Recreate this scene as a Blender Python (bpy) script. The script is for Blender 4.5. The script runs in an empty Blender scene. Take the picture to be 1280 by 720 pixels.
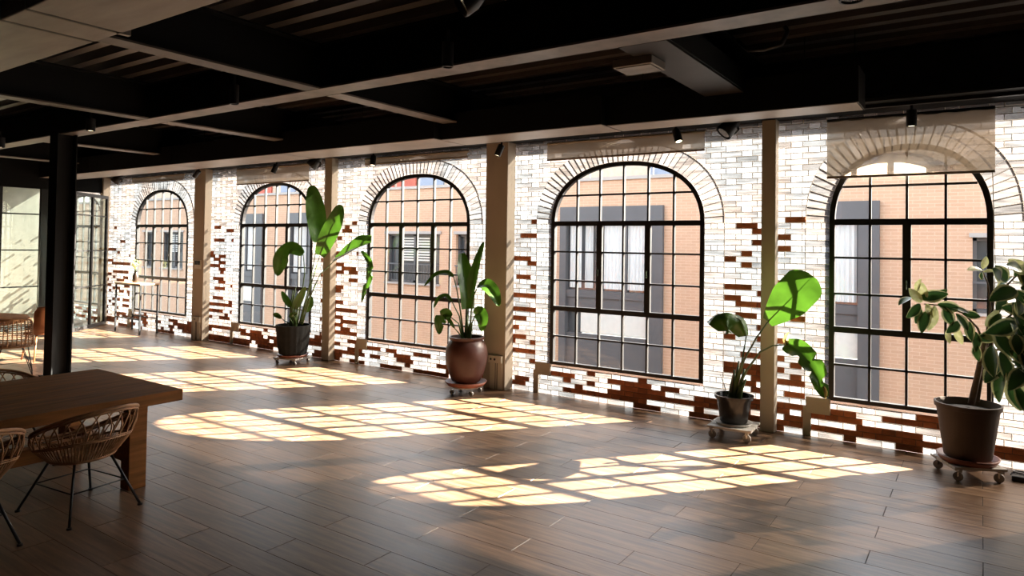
import bpy, bmesh, math, random
from mathutils import Vector, Matrix
random.seed(7)
PI = math.pi
S = bpy.context.scene
COL = S.collection

# ------------------------------------------------------------------ camera
# x runs along the window wall, y towards it, z up; the lens stands 2 m above the floor
H = 2.0
FPX, SHIFT = 855.32, -72.09
FW = Vector((-0.56574208, 0.8243213, 0.02074323))
RT = Vector((0.82458187, 0.56553833, 0.01520354))
UP = Vector((-0.00080152, -0.02570577, 0.99966923))
cd = bpy.data.cameras.new('camera')
cam = bpy.data.objects.new('camera', cd)
COL.objects.link(cam)
M = Matrix((RT, UP, -FW)).transposed().to_4x4()
M.translation = Vector((0, 0, H))
cam.matrix_world = M
cd.sensor_fit = 'HORIZONTAL'
cd.sensor_width = 36
cd.lens = FPX / 1280 * 36
cd.shift_y = SHIFT / 1280
cd.clip_start = 0.05
cd.clip_end = 300
S.camera = cam

# ------------------------------------------------------------------ sky, sun, exposure
S.view_settings.view_transform = 'Standard'
S.view_settings.look = 'None'
S.view_settings.gamma = 1
S.view_settings.exposure = 0.0
S.view_settings.use_curve_mapping = False
SUN_DIR = Vector((-1.092, -1.331, -1.0)).normalized()      # the way the light travels
wd = bpy.data.worlds.new('sky')
S.world = wd
wd.use_nodes = True
wn = wd.node_tree
wn.nodes.clear()
sky = wn.nodes.new('ShaderNodeTexSky')
sky.sky_type = 'NISHITA'
sky.sun_disc = False
sky.sun_elevation = math.asin(-SUN_DIR.z)
sky.sun_rotation = math.atan2(-SUN_DIR.x, -SUN_DIR.y)
sky.air_density = 1.0
sky.dust_density = 2.5
bg = wn.nodes.new('ShaderNodeBackground')
bg.inputs[1].default_value = 1.5
wo = wn.nodes.new('ShaderNodeOutputWorld')
hsv = wn.nodes.new('ShaderNodeHueSaturation')      # thin high haze: a paler sky
hsv.inputs['Saturation'].default_value = 0.45
wn.links.new(sky.outputs[0], hsv.inputs['Color'])
wn.links.new(hsv.outputs[0], bg.inputs[0])
wn.links.new(bg.outputs[0], wo.inputs[0])
sd = bpy.data.lights.new('sun', 'SUN')
sd.energy = 128
sd.color = (1.0, 0.92, 0.80)
sd.angle = math.radians(0.5)
sun = bpy.data.objects.new('sun', sd)
COL.objects.link(sun)
sun.rotation_euler = SUN_DIR.to_track_quat('-Z', 'Y').to_euler()

# ------------------------------------------------------------------ helpers
def at(px, py, Y):
    """the point of the place that stands on the plane y = Y and shows at this pixel of the photograph"""
    d = FW * FPX + RT * (px - 640) - UP * (py - 360 - SHIFT)
    p = d * (Y / d.y)
    p.z += H
    return p

class MB:
    def __init__(s):
        s.v = []; s.f = []; s.uv = None
    def add(s, vs, fs):
        n = len(s.v)
        s.v += [tuple(v) for v in vs]
        s.f += [tuple(i + n for i in f) for f in fs]
        return s
    def box(s, x0, y0, z0, x1, y1, z1):
        x0, x1 = min(x0, x1), max(x0, x1); y0, y1 = min(y0, y1), max(y0, y1); z0, z1 = min(z0, z1), max(z0, z1)
        return s.add([(x0,y0,z0),(x1,y0,z0),(x1,y1,z0),(x0,y1,z0),(x0,y0,z1),(x1,y0,z1),(x1,y1,z1),(x0,y1,z1)],
              [(0,3,2,1),(4,5,6,7),(0,1,5,4),(1,2,6,5),(2,3,7,6),(3,0,4,7)])
    def cbox(s, c, sx, sy, sz, rz=0, tilt=None):
        R = Matrix.Rotation(rz, 3, 'Z')
        if tilt is not None: R = R @ tilt
        vs = []
        for z in (-.5, .5):
            for x, y in ((-.5,-.5),(.5,-.5),(.5,.5),(-.5,.5)):
                vs.append(Vector(c) + R @ Vector((x*sx, y*sy, z*sz)))
        return s.add(vs, [(0,3,2,1),(4,5,6,7),(0,1,5,4),(1,2,6,5),(2,3,7,6),(3,0,4,7)])
    def prism(s, poly, y0, y1):
        """poly: (x, z) pairs, extruded along y"""
        n = len(poly)
        vs = [(x, y0, z) for x, z in poly] + [(x, y1, z) for x, z in poly]
        fs = [tuple(range(n)), tuple(range(2*n-1, n-1, -1))]
        fs += [(i, i+n, (i+1) % n + n, (i+1) % n) for i in range(n)]
        return s.add(vs, fs)
    def tube(s, pts, r, n=6, closed=False, cap=True):
        pts = [Vector(p) for p in pts]
        m = len(pts)
        if not hasattr(r, '__len__'): r = [r] * m
        a = None; rings = []
        for i, p in enumerate(pts):
            if closed: t = pts[(i+1) % m] - pts[i-1]
            else: t = pts[min(i+1, m-1)] - pts[max(i-1, 0)]
            if t.length < 1e-9: t = Vector((0,0,1))
            t.normalize()
            if a is None:
                a = t.orthogonal().normalized()
            a = (a - t * a.dot(t))
            if a.length < 1e-6: a = t.orthogonal()
            a.normalize()
            b = t.cross(a)
            rings.append([p + (a*math.cos(2*PI*k/n) + b*math.sin(2*PI*k/n)) * r[i] for k in range(n)])
        vs = [v for ring in rings for v in ring]
        fs = []
        for i in range(m if closed else m-1):
            j = (i+1) % m
            for k in range(n):
                fs.append((i*n+k, i*n+(k+1) % n, j*n+(k+1) % n, j*n+k))
        if cap and not closed:
            fs.append(tuple(range(n-1, -1, -1))); fs.append(tuple((m-1)*n+k for k in range(n)))
        return s.add(vs, fs)
    def lathe(s, prof, c=(0,0,0), n=28, axis=None, ribs=0, ribd=0.0):
        vs = []; m = len(prof)
        for r, z in prof:
            for k in range(n):
                q = 2*PI*k/n
                rr = r * (1 + (ribd if ribs and (k*ribs // n) % 2 else 0))
                v = Vector((rr*math.cos(q), rr*math.sin(q), z))
                if axis is not None: v = axis @ v
                vs.append(v + Vector(c))
        fs = [(i*n+k, i*n+(k+1) % n, (i+1)*n+(k+1) % n, (i+1)*n+k) for i in range(m-1) for k in range(n)]
        if prof[0][0] > 1e-4: fs.append(tuple(range(n-1, -1, -1)))
        if prof[-1][0] > 1e-4: fs.append(tuple((m-1)*n+k for k in range(n)))
        return s.add(vs, fs)
    def mesh(s, name, m, org=(0,0,0), smooth=False):
        me = bpy.data.meshes.new(name)
        o = Vector(org)
        me.from_pydata([tuple(Vector(v) - o) for v in s.v], [], s.f)
        if s.uv:
            l = me.uv_layers.new(name='UVMap')
            for lp in me.loops: l.data[lp.index].uv = s.uv[lp.vertex_index]
        me.validate(); me.update()
        if m: me.materials.append(m)
        if smooth:
            for p in me.polygons: p.use_smooth = True
        return me
    def build(s, name, m, parent=None, smooth=False, bevel=0, label=None, auto=False):
        """vertices are given in the place's own coordinates; the object sits at its parent's foot"""
        org = WORLD(parent) if parent else Vector((0,0,0))
        me = s.mesh(name, m, org, smooth)
        o = bpy.data.objects.new(name, me)
        COL.objects.link(o)
        if parent: o.parent = parent
        if bevel:
            b = o.modifiers.new('bevel', 'BEVEL'); b.width = bevel; b.segments = 2; b.limit_method = 'ANGLE'
        if label: o['label'] = label
        if smooth and auto: sharp(me)
        return o

def sharp(me, ang=40):
    bm = bmesh.new(); bm.from_mesh(me)
    for e in bm.edges:
        if len(e.link_faces) == 2 and e.calc_face_angle(0) > math.radians(ang): e.smooth = False
    bm.to_mesh(me); bm.free()

def WORLD(o):
    v = Vector((0,0,0))
    while o:
        v = v + o.location; o = o.parent
    return v

def thing(name, label, cat, loc=(0,0,0), group=None):
    o = bpy.data.objects.new(name, None)
    o.empty_display_size = .1
    o.location = loc
    COL.objects.link(o)
    o['label'] = label; o['category'] = cat
    if group: o['group'] = group
    return o
def tag(o, label=None, cat=None, group=None, kind=None):
    if label: o['label'] = label
    if cat: o['category'] = cat
    if group: o['group'] = group
    if kind: o['kind'] = kind
    return o
def copy_tree(o, loc, label, rz=0):
    c = o.copy(); COL.objects.link(c)
    c.location = loc; c['label'] = label; c.rotation_euler = (0, 0, rz)
    for ch in list(o.children):
        d = ch.copy(); COL.objects.link(d); d.parent = c
        for g in list(ch.children):
            e = g.copy(); COL.objects.link(e); e.parent = d
    return c
def inst(me, name, parent, loc=(0,0,0), rot=None):
    o = bpy.data.objects.new(name, me)
    COL.objects.link(o); o.parent = parent; o.location = loc
    if rot is not None: o.rotation_euler = rot
    return o

# ------------------------------------------------------------------ materials
MATS = {}
def mat(name, col=(.5,.5,.5), rough=.6, metal=0, emit=None, trans=0, noise=0, nscale=8, stretch=(1,1,1), bump=0, bscale=60, spec=.5, var=0, coord='Object', col2=None):
    m = bpy.data.materials.new(name); m.use_nodes = True
    nt = m.node_tree; N = nt.nodes; L = nt.links
    b = N['Principled BSDF']
    b.inputs['Base Color'].default_value = (*col, 1)
    b.inputs['Roughness'].default_value = rough
    b.inputs['Metallic'].default_value = metal
    b.inputs['Specular IOR Level'].default_value = spec
    tc = N.new('ShaderNodeTexCoord')
    mp = N.new('ShaderNodeMapping'); mp.inputs['Scale'].default_value = stretch
    L.new(tc.outputs[coord], mp.inputs[0])
    if noise or col2:
        nz = N.new('ShaderNodeTexNoise'); nz.inputs['Scale'].default_value = nscale; nz.inputs['Detail'].default_value = 5
        L.new(mp.outputs[0], nz.inputs[0])
        mx = N.new('ShaderNodeMix'); mx.data_type = 'RGBA'
        mr = N.new('ShaderNodeMapRange'); mr.inputs[1].default_value = .3; mr.inputs[2].default_value = .7
        L.new(nz.outputs[0], mr.inputs[0]); L.new(mr.outputs[0], mx.inputs[0])
        c2 = col2 or tuple(c * (1 + noise) for c in col); c1 = col if col2 else tuple(c * (1 - noise) for c in col)
        mx.inputs[6].default_value = (*c1, 1); mx.inputs[7].default_value = (*c2, 1)
        last = mx.outputs[2]
        if var:
            oi = N.new('ShaderNodeObjectInfo'); ge = N.new('ShaderNodeNewGeometry')
            ad = N.new('ShaderNodeMath'); ad.operation = 'ADD'
            L.new(oi.outputs['Random'], ad.inputs[0]); L.new(ge.outputs['Random Per Island'], ad.inputs[1])
            fr = N.new('ShaderNodeMath'); fr.operation = 'FRACT'; L.new(ad.outputs[0], fr.inputs[0])
            r2 = N.new('ShaderNodeMapRange'); r2.inputs[3].default_value = 1-var; r2.inputs[4].default_value = 1+var
            L.new(fr.outputs[0], r2.inputs[0])
            hs = N.new('ShaderNodeHueSaturation'); L.new(last, hs.inputs['Color']); L.new(r2.outputs[0], hs.inputs['Value'])
            last = hs.outputs[0]
        L.new(last, b.inputs['Base Color'])
    if bump:
        n2 = N.new('ShaderNodeTexNoise'); n2.inputs['Scale'].default_value = bscale; n2.inputs['Detail'].default_value = 3
        L.new(mp.outputs[0], n2.inputs[0])
        bp = N.new('ShaderNodeBump'); bp.inputs['Strength'].default_value = bump; bp.inputs['Distance'].default_value = .01
        L.new(n2.outputs[0], bp.inputs['Height']); L.new(bp.outputs[0], b.inputs['Normal'])
    if emit:
        b.inputs['Emission Color'].default_value = (*emit[:3], 1); b.inputs['Emission Strength'].default_value = emit[3]
    if trans:
        out = N['Material Output']
        tr = N.new('ShaderNodeBsdfTranslucent')
        if noise or col2: L.new(last, tr.inputs[0])
        else: tr.inputs[0].default_value = (*col, 1)
        ms = N.new('ShaderNodeMixShader'); ms.inputs[0].default_value = trans
        L.new(b.outputs[0], ms.inputs[1]); L.new(tr.outputs[0], ms.inputs[2]); L.new(ms.outputs[0], out.inputs[0])
    MATS[name] = m
    return m

M_black = mat('black_steel', (.012,.012,.013), .38, spec=.4)
M_frame = mat('window_black', (.012,.011,.011), .45, spec=.4)
M_litfl = mat('lit_flange', (.15,.125,.105), .45, noise=.3, nscale=5, spec=.4)  # light from the floor painted into the undersides of the black beams
M_shadefl = mat('shaded_flange', (.07,.06,.05), .5, noise=.3, nscale=4, spec=.3)  # duller copy: shade on the near-side flanges is put into the colour
M_web = mat('beam_web', (.008,.008,.008), .6, spec=.15)
M_beam = mat('beam_paint', (.025,.022,.020), .5, noise=.25, nscale=3, spec=.2)
M_deck = mat('deck_sheet', (.042,.036,.031), .33, metal=0, spec=.9, noise=.2, nscale=2)
M_duct = mat('lit_duct_grey_box', (.30,.26,.22), .45, metal=.1, noise=.15, nscale=1.5)  # black duct's underside with light from below painted in; also the grey ceiling box
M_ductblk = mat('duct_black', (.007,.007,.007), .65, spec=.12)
M_greyduct = mat('galvanised_duct', (.20,.19,.165), .5, metal=.1, noise=.25, nscale=2.5, stretch=(.6,3,3))
M_plaster = mat('cream_plaster', (.43,.36,.28), .75, noise=.06, nscale=2, bump=.1)
M_darkwall = mat('dark_wall', (.07,.055,.045), .8, noise=.1)
M_white = mat('white_wall', (.78,.78,.74), .8, noise=.05)
M_mortar = mat('mortar', (.62,.55,.47), .9, noise=.15, nscale=20, trans=.035)
M_redmortar = mat('red_mortar', (.22,.12,.08), .9, noise=.2, nscale=20)
M_red = mat('red_brick', (.44,.135,.05), .8, noise=.3, nscale=14, var=.28, bump=.35, bscale=90)
M_table = mat('table_wood', (.20,.078,.022), .65, spec=.12, noise=.35, nscale=3, stretch=(9,.7,9), bump=.12, bscale=14)
M_rattan = mat('rattan', (.36,.175,.075), .55, noise=.3, nscale=12)
M_chairwood = mat('bentwood', (.30,.10,.035), .4, noise=.2, nscale=5)
M_terra = mat('terracotta_urn', (.062,.022,.015), .42, spec=.35, noise=.22, nscale=4, bump=.15, bscale=25)
M_saucer = mat('saucer_clay', (.20,.06,.032), .5, noise=.15)
M_charpot = mat('charcoal_pot', (.016,.016,.015), .8, spec=.15, noise=.2, nscale=10)
M_blkpot = mat('black_plastic', (.008,.007,.007), .25, spec=.35)
M_taupe = mat('taupe_pot', (.085,.058,.042), .7, spec=.3, noise=.08, nscale=5, bump=.1, bscale=40)
M_soil = mat('soil', (.03,.02,.014), .95, noise=.5, nscale=40, bump=.8, bscale=60)
M_caster = mat('caster_grey', (.35,.33,.31), .35)
M_dollywood = mat('dolly_grey', (.42,.39,.35), .6, noise=.15)
M_leaf = mat('paddle_leaf', (.040,.100,.008), .34, noise=.3, nscale=5, stretch=(1,1,1), trans=.24, bump=.15, bscale=18)
M_leafdry = mat('dry_leaf', (.35,.27,.10), .6, noise=.4, nscale=9, trans=.4)
M_stem = mat('stem', (.07,.115,.03), .45, noise=.2, trans=.1)
M_trunk = mat('trunk_bark', (.14,.09,.055), .8, noise=.3, nscale=20, bump=.4)
M_socket = mat('socket_cream', (.60,.55,.45), .45)
M_dark = mat('dark_slot', (.015,.013,.012), .5)
M_lit = mat('lamp_face', (1,.9,.7), .5, emit=(1, .82, .55, 4.0))
M_lens = mat('lamp_lens', (.06,.05,.04), .2, metal=.6)
M_chrome = mat('chrome', (.6,.6,.6), .25, metal=1)
M_paver = mat('asphalt', (.16,.15,.14), .9, noise=.2)
M_bay = mat('bay_metal', (.085,.082,.085), .5, noise=.08, nscale=1)
M_curtain = mat('white_curtain', (.62,.62,.60), .8, noise=.08, nscale=4, stretch=(6,1,.3))
M_bayw = mat('bay_panel', (.60,.58,.53), .6, noise=.05)
M_glassfar = mat('far_glass', (.055,.06,.065), .12, spec=.7)
M_redext = mat('red_awning', (.45,.10,.06), .7, noise=.2, nscale=1)
M_blueext = mat('blue_shutter', (.22,.25,.32), .6, noise=.2, nscale=1)
M_tanext = mat('tan_render', (.52,.40,.30), .8, noise=.08)
M_coping = mat('coping', (.36,.32,.29), .7)
M_sign = mat('red_sign', (.32,.03,.03), .5)
M_signw = mat('sign_white', (.75,.7,.65), .6)
M_pier = mat('pier_brick', (.38,.25,.16), .8, noise=.3, nscale=10)
M_bottle = mat('dark_vase', (.03,.02,.015), .25)

def thin_fresnel(N, L, ior):
    # the same mirror share from either side of a thin sheet
    g = N.new('ShaderNodeNewGeometry'); r = N.new('ShaderNodeMapRange')
    r.inputs[3].default_value = ior; r.inputs[4].default_value = 1/ior
    L.new(g.outputs['Backfacing'], r.inputs[0])
    f = N.new('ShaderNodeFresnel'); L.new(r.outputs[0], f.inputs[0])
    return f
def glass_brick_mat(gain=1.1):
    m = bpy.data.materials.new('glass_brick'); m.use_nodes = True
    nt = m.node_tree; N = nt.nodes; L = nt.links; N.clear()
    out = N.new('ShaderNodeOutputMaterial')
    oi = N.new('ShaderNodeObjectInfo'); ge = N.new('ShaderNodeNewGeometry')
    ad = N.new('ShaderNodeMath'); ad.operation = 'ADD'
    L.new(oi.outputs['Random'], ad.inputs[0]); L.new(ge.outputs['Random Per Island'], ad.inputs[1])
    fr = N.new('ShaderNodeMath'); fr.operation = 'FRACT'; L.new(ad.outputs[0], fr.inputs[0])
    mp = N.new('ShaderNodeMapping'); mp.inputs['Scale'].default_value = (2.2, 1, 22)
    L.new(ge.outputs['Position'], mp.inputs[0])
    nz = N.new('ShaderNodeTexNoise'); nz.inputs['Scale'].default_value = 1.6; nz.inputs['Detail'].default_value = 3
    L.new(mp.outputs[0], nz.inputs[0])
    # cast of each block: brighter or duller glass, streaked along its length
    r1 = N.new('ShaderNodeMapRange'); r1.inputs[3].default_value = .65*gain; r1.inputs[4].default_value = 1.25*gain; L.new(fr.outputs[0], r1.inputs[0])
    r2 = N.new('ShaderNodeMapRange'); r2.inputs[1].default_value = .3; r2.inputs[2].default_value = .7; r2.inputs[3].default_value = .5; r2.inputs[4].default_value = 1.35
    L.new(nz.outputs[0], r2.inputs[0])
    mu = N.new('ShaderNodeMath'); mu.operation = 'MULTIPLY'; L.new(r1.outputs[0], mu.inputs[0]); L.new(r2.outputs[0], mu.inputs[1])
    cr = N.new('ShaderNodeMix'); cr.data_type = 'RGBA'
    cr.inputs[6].default_value = (.034, .037, .040, 1); cr.inputs[7].default_value = (.049, .043, .040, 1)
    n2 = N.new('ShaderNodeTexNoise'); n2.inputs['Scale'].default_value = 1.3; L.new(ge.outputs['Position'], n2.inputs[0])
    r3 = N.new('ShaderNodeMapRange'); r3.inputs[1].default_value = .42; r3.inputs[2].default_value = .58; L.new(n2.outputs[0], r3.inputs[0])
    L.new(r3.outputs[0], cr.inputs[0])
    vm = N.new('ShaderNodeVectorMath'); vm.operation = 'SCALE'; L.new(cr.outputs[2], vm.inputs[0]); L.new(mu.outputs[0], vm.inputs['Scale'])
    tl = N.new('ShaderNodeBsdfTranslucent'); L.new(vm.outputs[0], tl.inputs[0])
    gl = N.new('ShaderNodeBsdfGlossy'); gl.inputs['Roughness'].default_value = .18; gl.inputs[0].default_value = (.9,.9,.9,1)
    tp = N.new('ShaderNodeBsdfTransparent'); tp.inputs[0].default_value = (1, .97, .92, 1)
    m1 = N.new('ShaderNodeMixShader'); m1.inputs[0].default_value = GB_CLEAR; L.new(tl.outputs[0], m1.inputs[1]); L.new(tp.outputs[0], m1.inputs[2])
    fn = thin_fresnel(N, L, 1.45)
    m2 = N.new('ShaderNodeMixShader'); L.new(fn.outputs[0], m2.inputs[0]); L.new(m1.outputs[0], m2.inputs[1]); L.new(gl.outputs[0], m2.inputs[2])
    L.new(m2.outputs[0], out.inputs[0])
    return m
GB_CLEAR = .045
M_gb = glass_brick_mat()
M_gbh = glass_brick_mat(2.2)

def pane_mat(name, tint=(.97,.98,.97), rough=.0):
    m = bpy.data.materials.new(name); m.use_nodes = True
    nt = m.node_tree; N = nt.nodes; L = nt.links; N.clear()
    out = N.new('ShaderNodeOutputMaterial')
    tp = N.new('ShaderNodeBsdfTransparent'); tp.inputs[0].default_value = (*tint, 1)
    gl = N.new('ShaderNodeBsdfGlossy'); gl.inputs['Roughness'].default_value = rough
    fn = thin_fresnel(N, L, 1.35)
    ms = N.new('ShaderNodeMixShader'); L.new(fn.outputs[0], ms.inputs[0]); L.new(tp.outputs[0], ms.inputs[1]); L.new(gl.outputs[0], ms.inputs[2])
    L.new(ms.outputs[0], out.inputs[0])
    return m
M_glass = pane_mat('window_glass')
M_door_glass = pane_mat('door_glass', (.84,.90,.86))

def blind_mat():
    m = bpy.data.materials.new('blind_fabric'); m.use_nodes = True
    nt = m.node_tree; N = nt.nodes; L = nt.links; N.clear()
    out = N.new('ShaderNodeOutputMaterial')
    tl = N.new('ShaderNodeBsdfTranslucent'); tl.inputs[0].default_value = (.32, .25, .18, 1)
    df = N.new('ShaderNodeBsdfDiffuse'); df.inputs[0].default_value = (.42, .35, .27, 1)
    tp = N.new('ShaderNodeBsdfTransparent')
    m1 = N.new('ShaderNodeMixShader'); m1.inputs[0].default_value = .45; L.new(df.outputs[0], m1.inputs[1]); L.new(tl.outputs[0], m1.inputs[2])
    m2 = N.new('ShaderNodeMixShader'); m2.inputs[0].default_value = .12; L.new(m1.outputs[0], m2.inputs[1]); L.new(tp.outputs[0], m2.inputs[2])
    L.new(m2.outputs[0], out.inputs[0])
    return m
M_blind = blind_mat()

def floor_mat():
    m = bpy.data.materials.new('wood_tile'); m.use_nodes = True
    nt = m.node_tree; N = nt.nodes; L = nt.links
    b = N['Principled BSDF']
    ge = N.new('ShaderNodeNewGeometry'); oi = N.new('ShaderNodeObjectInfo')
    ad = N.new('ShaderNodeMath'); ad.operation = 'ADD'
    L.new(oi.outputs['Random'], ad.inputs[0]); L.new(ge.outputs['Random Per Island'], ad.inputs[1])
    fr = N.new('ShaderNodeMath'); fr.operation = 'FRACT'; L.new(ad.outputs[0], fr.inputs[0])
    mp = N.new('ShaderNodeMapping'); mp.inputs['Scale'].default_value = (.9, 14, 1)
    cx = N.new('ShaderNodeCombineXYZ'); ml = N.new('ShaderNodeMath'); ml.operation = 'MULTIPLY'; ml.inputs[1].default_value = 37
    L.new(fr.outputs[0], ml.inputs[0]); L.new(ml.outputs[0], cx.inputs[0]); L.new(ml.outputs[0], cx.inputs[2])
    L.new(ge.outputs['Position'], mp.inputs[0]); L.new(cx.outputs[0], mp.inputs['Location'])
    nz = N.new('ShaderNodeTexNoise'); nz.inputs['Scale'].default_value = 2.2; nz.inputs['Detail'].default_value = 8; nz.inputs['Roughness'].default_value = .62
    nz.inputs['Distortion'].default_value = .4
    L.new(mp.outputs[0], nz.inputs[0])
    cr = N.new('ShaderNodeValToRGB'); e = cr.color_ramp.elements
    e[0].position = .30; e[0].color = (.066, .034, .018, 1); e[1].position = .72; e[1].color = (.215, .132, .080, 1)
    k = cr.color_ramp.elements.new(.5); k.color = (.135, .076, .043, 1)
    L.new(nz.outputs[0], cr.inputs[0])
    hs = N.new('ShaderNodeHueSaturation'); L.new(cr.outputs[0], hs.inputs['Color'])
    r2 = N.new('ShaderNodeMapRange'); r2.inputs[3].default_value = .82; r2.inputs[4].default_value = 1.16; L.new(fr.outputs[0], r2.inputs[0])
    L.new(r2.outputs[0], hs.inputs['Value']); L.new(hs.outputs[0], b.inputs['Base Color'])
    rr = N.new('ShaderNodeMapRange'); rr.inputs[3].default_value = .27; rr.inputs[4].default_value = .42; L.new(nz.outputs[0], rr.inputs[0])
    L.new(rr.outputs[0], b.inputs['Roughness'])
    b.inputs['Specular IOR Level'].default_value = .34
    bp = N.new('ShaderNodeBump'); bp.inputs['Strength'].default_value = .10; bp.inputs['Distance'].default_value = .004
    L.new(nz.outputs[0], bp.inputs['Height']); L.new(bp.outputs[0], b.inputs['Normal'])
    return m
M_floor = floor_mat()
M_grout = mat('grout', (.03,.022,.018), .9)

def far_brick_mat():
    m = bpy.data.materials.new('far_brick'); m.use_nodes = True
    nt = m.node_tree; N = nt.nodes; L = nt.links
    b = N['Principled BSDF']; b.inputs['Roughness'].default_value = .85
    ge = N.new('ShaderNodeNewGeometry'); sx = N.new('ShaderNodeSeparateXYZ'); cx = N.new('ShaderNodeCombineXYZ')
    L.new(ge.outputs['Position'], sx.inputs[0]); L.new(sx.outputs[0], cx.inputs[0]); L.new(sx.outputs[2], cx.inputs[1])
    br = N.new('ShaderNodeTexBrick'); L.new(cx.outputs[0], br.inputs[0])
    br.inputs['Color1'].default_value = (.50, .31, .20, 1); br.inputs['Color2'].default_value = (.465, .28, .178, 1); br.inputs['Mortar'].default_value = (.56, .385, .275, 1)
    br.inputs['Scale'].default_value = 1; br.inputs['Brick Width'].default_value = .27; br.inputs['Row Height'].default_value = .075
    br.inputs['Mortar Size'].default_value = .006
    L.new(br.outputs[0], b.inputs['Base Color'])
    return m
M_farbrick = far_brick_mat()

def variegated_mat():
    m = bpy.data.materials.new('variegated_leaf'); m.use_nodes = True
    nt = m.node_tree; N = nt.nodes; L = nt.links
    b = N['Principled BSDF']; b.inputs['Roughness'].default_value = .3
    tc = N.new('ShaderNodeTexCoord'); sx = N.new('ShaderNodeSeparateXYZ'); L.new(tc.outputs['UV'], sx.inputs[0])
    sb = N.new('ShaderNodeMath'); sb.operation = 'SUBTRACT'; sb.inputs[1].default_value = .5; L.new(sx.outputs[0], sb.inputs[0])
    ab = N.new('ShaderNodeMath'); ab.operation = 'ABSOLUTE'; L.new(sb.outputs[0], ab.inputs[0])
    nz = N.new('ShaderNodeTexNoise'); nz.inputs['Scale'].default_value = 3.5; L.new(tc.outputs['UV'], nz.inputs[0])
    oi = N.new('ShaderNodeObjectInfo')
    rr = N.new('ShaderNodeMapRange'); rr.inputs[1].default_value = .0; rr.inputs[2].default_value = 1; rr.inputs[3].default_value = -.02; rr.inputs[4].default_value = .10
    L.new(oi.outputs['Random'], rr.inputs[0])
    a1 = N.new('ShaderNodeMath'); a1.operation = 'MULTIPLY_ADD'; a1.inputs[1].default_value = .22; L.new(nz.outputs[0], a1.inputs[0]); L.new(ab.outputs[0], a1.inputs[2])
    a2 = N.new('ShaderNodeMath'); a2.operation = 'ADD'; L.new(a1.outputs[0], a2.inputs[0]); L.new(rr.outputs[0], a2.inputs[1])
    cr = N.new('ShaderNodeValToRGB'); e = cr.color_ramp.elements
    e[0].position = .46; e[0].color = (.022, .06, .016, 1); e[1].position = .55; e[1].color = (.50, .50, .24, 1)
    k = cr.color_ramp.elements.new(.30); k.color = (.035, .085, .02, 1)
    L.new(a2.outputs[0], cr.inputs[0]); L.new(cr.outputs[0], b.inputs['Base Color'])
    out = N['Material Output']; tr = N.new('ShaderNodeBsdfTranslucent'); L.new(cr.outputs[0], tr.inputs[0])
    ms = N.new('ShaderNodeMixShader'); ms.inputs[0].default_value = .3
    L.new(b.outputs[0], ms.inputs[1]); L.new(tr.outputs[0], ms.inputs[2]); L.new(ms.outputs[0], out.inputs[0])
    return m
M_vari = variegated_mat()
M_varipale = mat('pale_variegated', (.33,.36,.10), .35, noise=.0, col2=(.62,.58,.34), nscale=22, trans=.45)

# ------------------------------------------------------------------ the setting: floor
D = 7.906                       # the brick face of the window wall
PITCH, LPL = .2375, 1.27
XMIN, XMAX, YMIN = -24.0, 5.0, -5.0
fl = MB().box(XMIN, YMIN, -.2, XMAX, D + .3, -.0035).build('floor', M_grout)
tag(fl, 'brown wood-look plank tile floor with sun patches', None, None, 'structure')
planks = []
r0 = int(math.floor((YMIN - 4.45) / PITCH)); r1 = int(math.ceil((D - 4.45) / PITCH))
for r in range(r0, r1 + 1):
    ya = 4.45 + r * PITCH; yb = min(ya + PITCH, D)
    if yb - ya < .02: continue
    ph = -1.88 if r % 2 == 0 else -1.26
    k0 = int((XMIN - ph) / LPL) - 1
    x = ph + k0 * LPL
    while x < XMAX:
        xa, xb = max(x, XMIN), min(x + LPL, XMAX)
        if xb - xa > .03: planks.append((xa, xb, ya, yb))
        x += LPL
def in_view(x, y, z=0, m=60):
    v = Vector((x, y, z - H)); d = v.dot(FW)
    if d < .3: return None
    px = 640 + FPX * v.dot(RT) / d; py = 360 + SHIFT - FPX * v.dot(UP) / d
    if -m < px < 1280 + m and -m < py < 720 + m: return d
    return None
cand = []
for p in planks:
    ds = [in_view(x, y) for x, y in ((p[0], p[2]), (p[1], p[2]), (p[0], p[3]), (p[1], p[3]), ((p[0]+p[1])/2, (p[2]+p[3])/2))]
    ds = [d for d in ds if d]
    cand.append((min(ds) if ds else 999, p))
cand.sort(key=lambda c: c[0])
PG = .0022; PL = .0006
pcache = {}
def plank_mb(mb, w, l, ox, oy, dz=0):
    b = .0012; g = PG
    x0, x1, y0, y1 = ox + g, ox + w - g, oy + PL, oy + l - PL
    vs = [(x0,y0,-.004),(x1,y0,-.004),(x1,y1,-.004),(x0,y1,-.004),(x0,y0,-.0015+dz),(x1,y0,-.0015+dz),(x1,y1,-.0015+dz),(x0,y1,-.0015+dz),
          (x0+b,y0+b,dz),(x1-b,y0+b,dz),(x1-b,y1-b,dz),(x0+b,y1-b,dz)]
    fs = [(0,1,5,4),(1,2,6,5),(2,3,7,6),(3,0,4,7),(4,5,9,8),(5,6,10,9),(6,7,11,10),(7,4,8,11),(8,9,10,11)]
    mb.add(vs, fs)
for d, p in cand[:300]:
    key = (round(p[1]-p[0], 3), round(p[3]-p[2], 3))
    if key not in pcache:
        mb = MB(); plank_mb(mb, key[0], key[1], 0, 0); pcache[key] = mb.mesh('plank', M_floor)
    inst(pcache[key], 'plank', fl, (p[0], p[2], random.choice((0, 0, -.0003))))
mb = MB()
for d, p in cand[300:]: plank_mb(mb, p[1]-p[0], p[3]-p[2], p[0], p[2])
tag(mb.build('outer_planks', M_floor, fl), kind='stuff')

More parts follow.
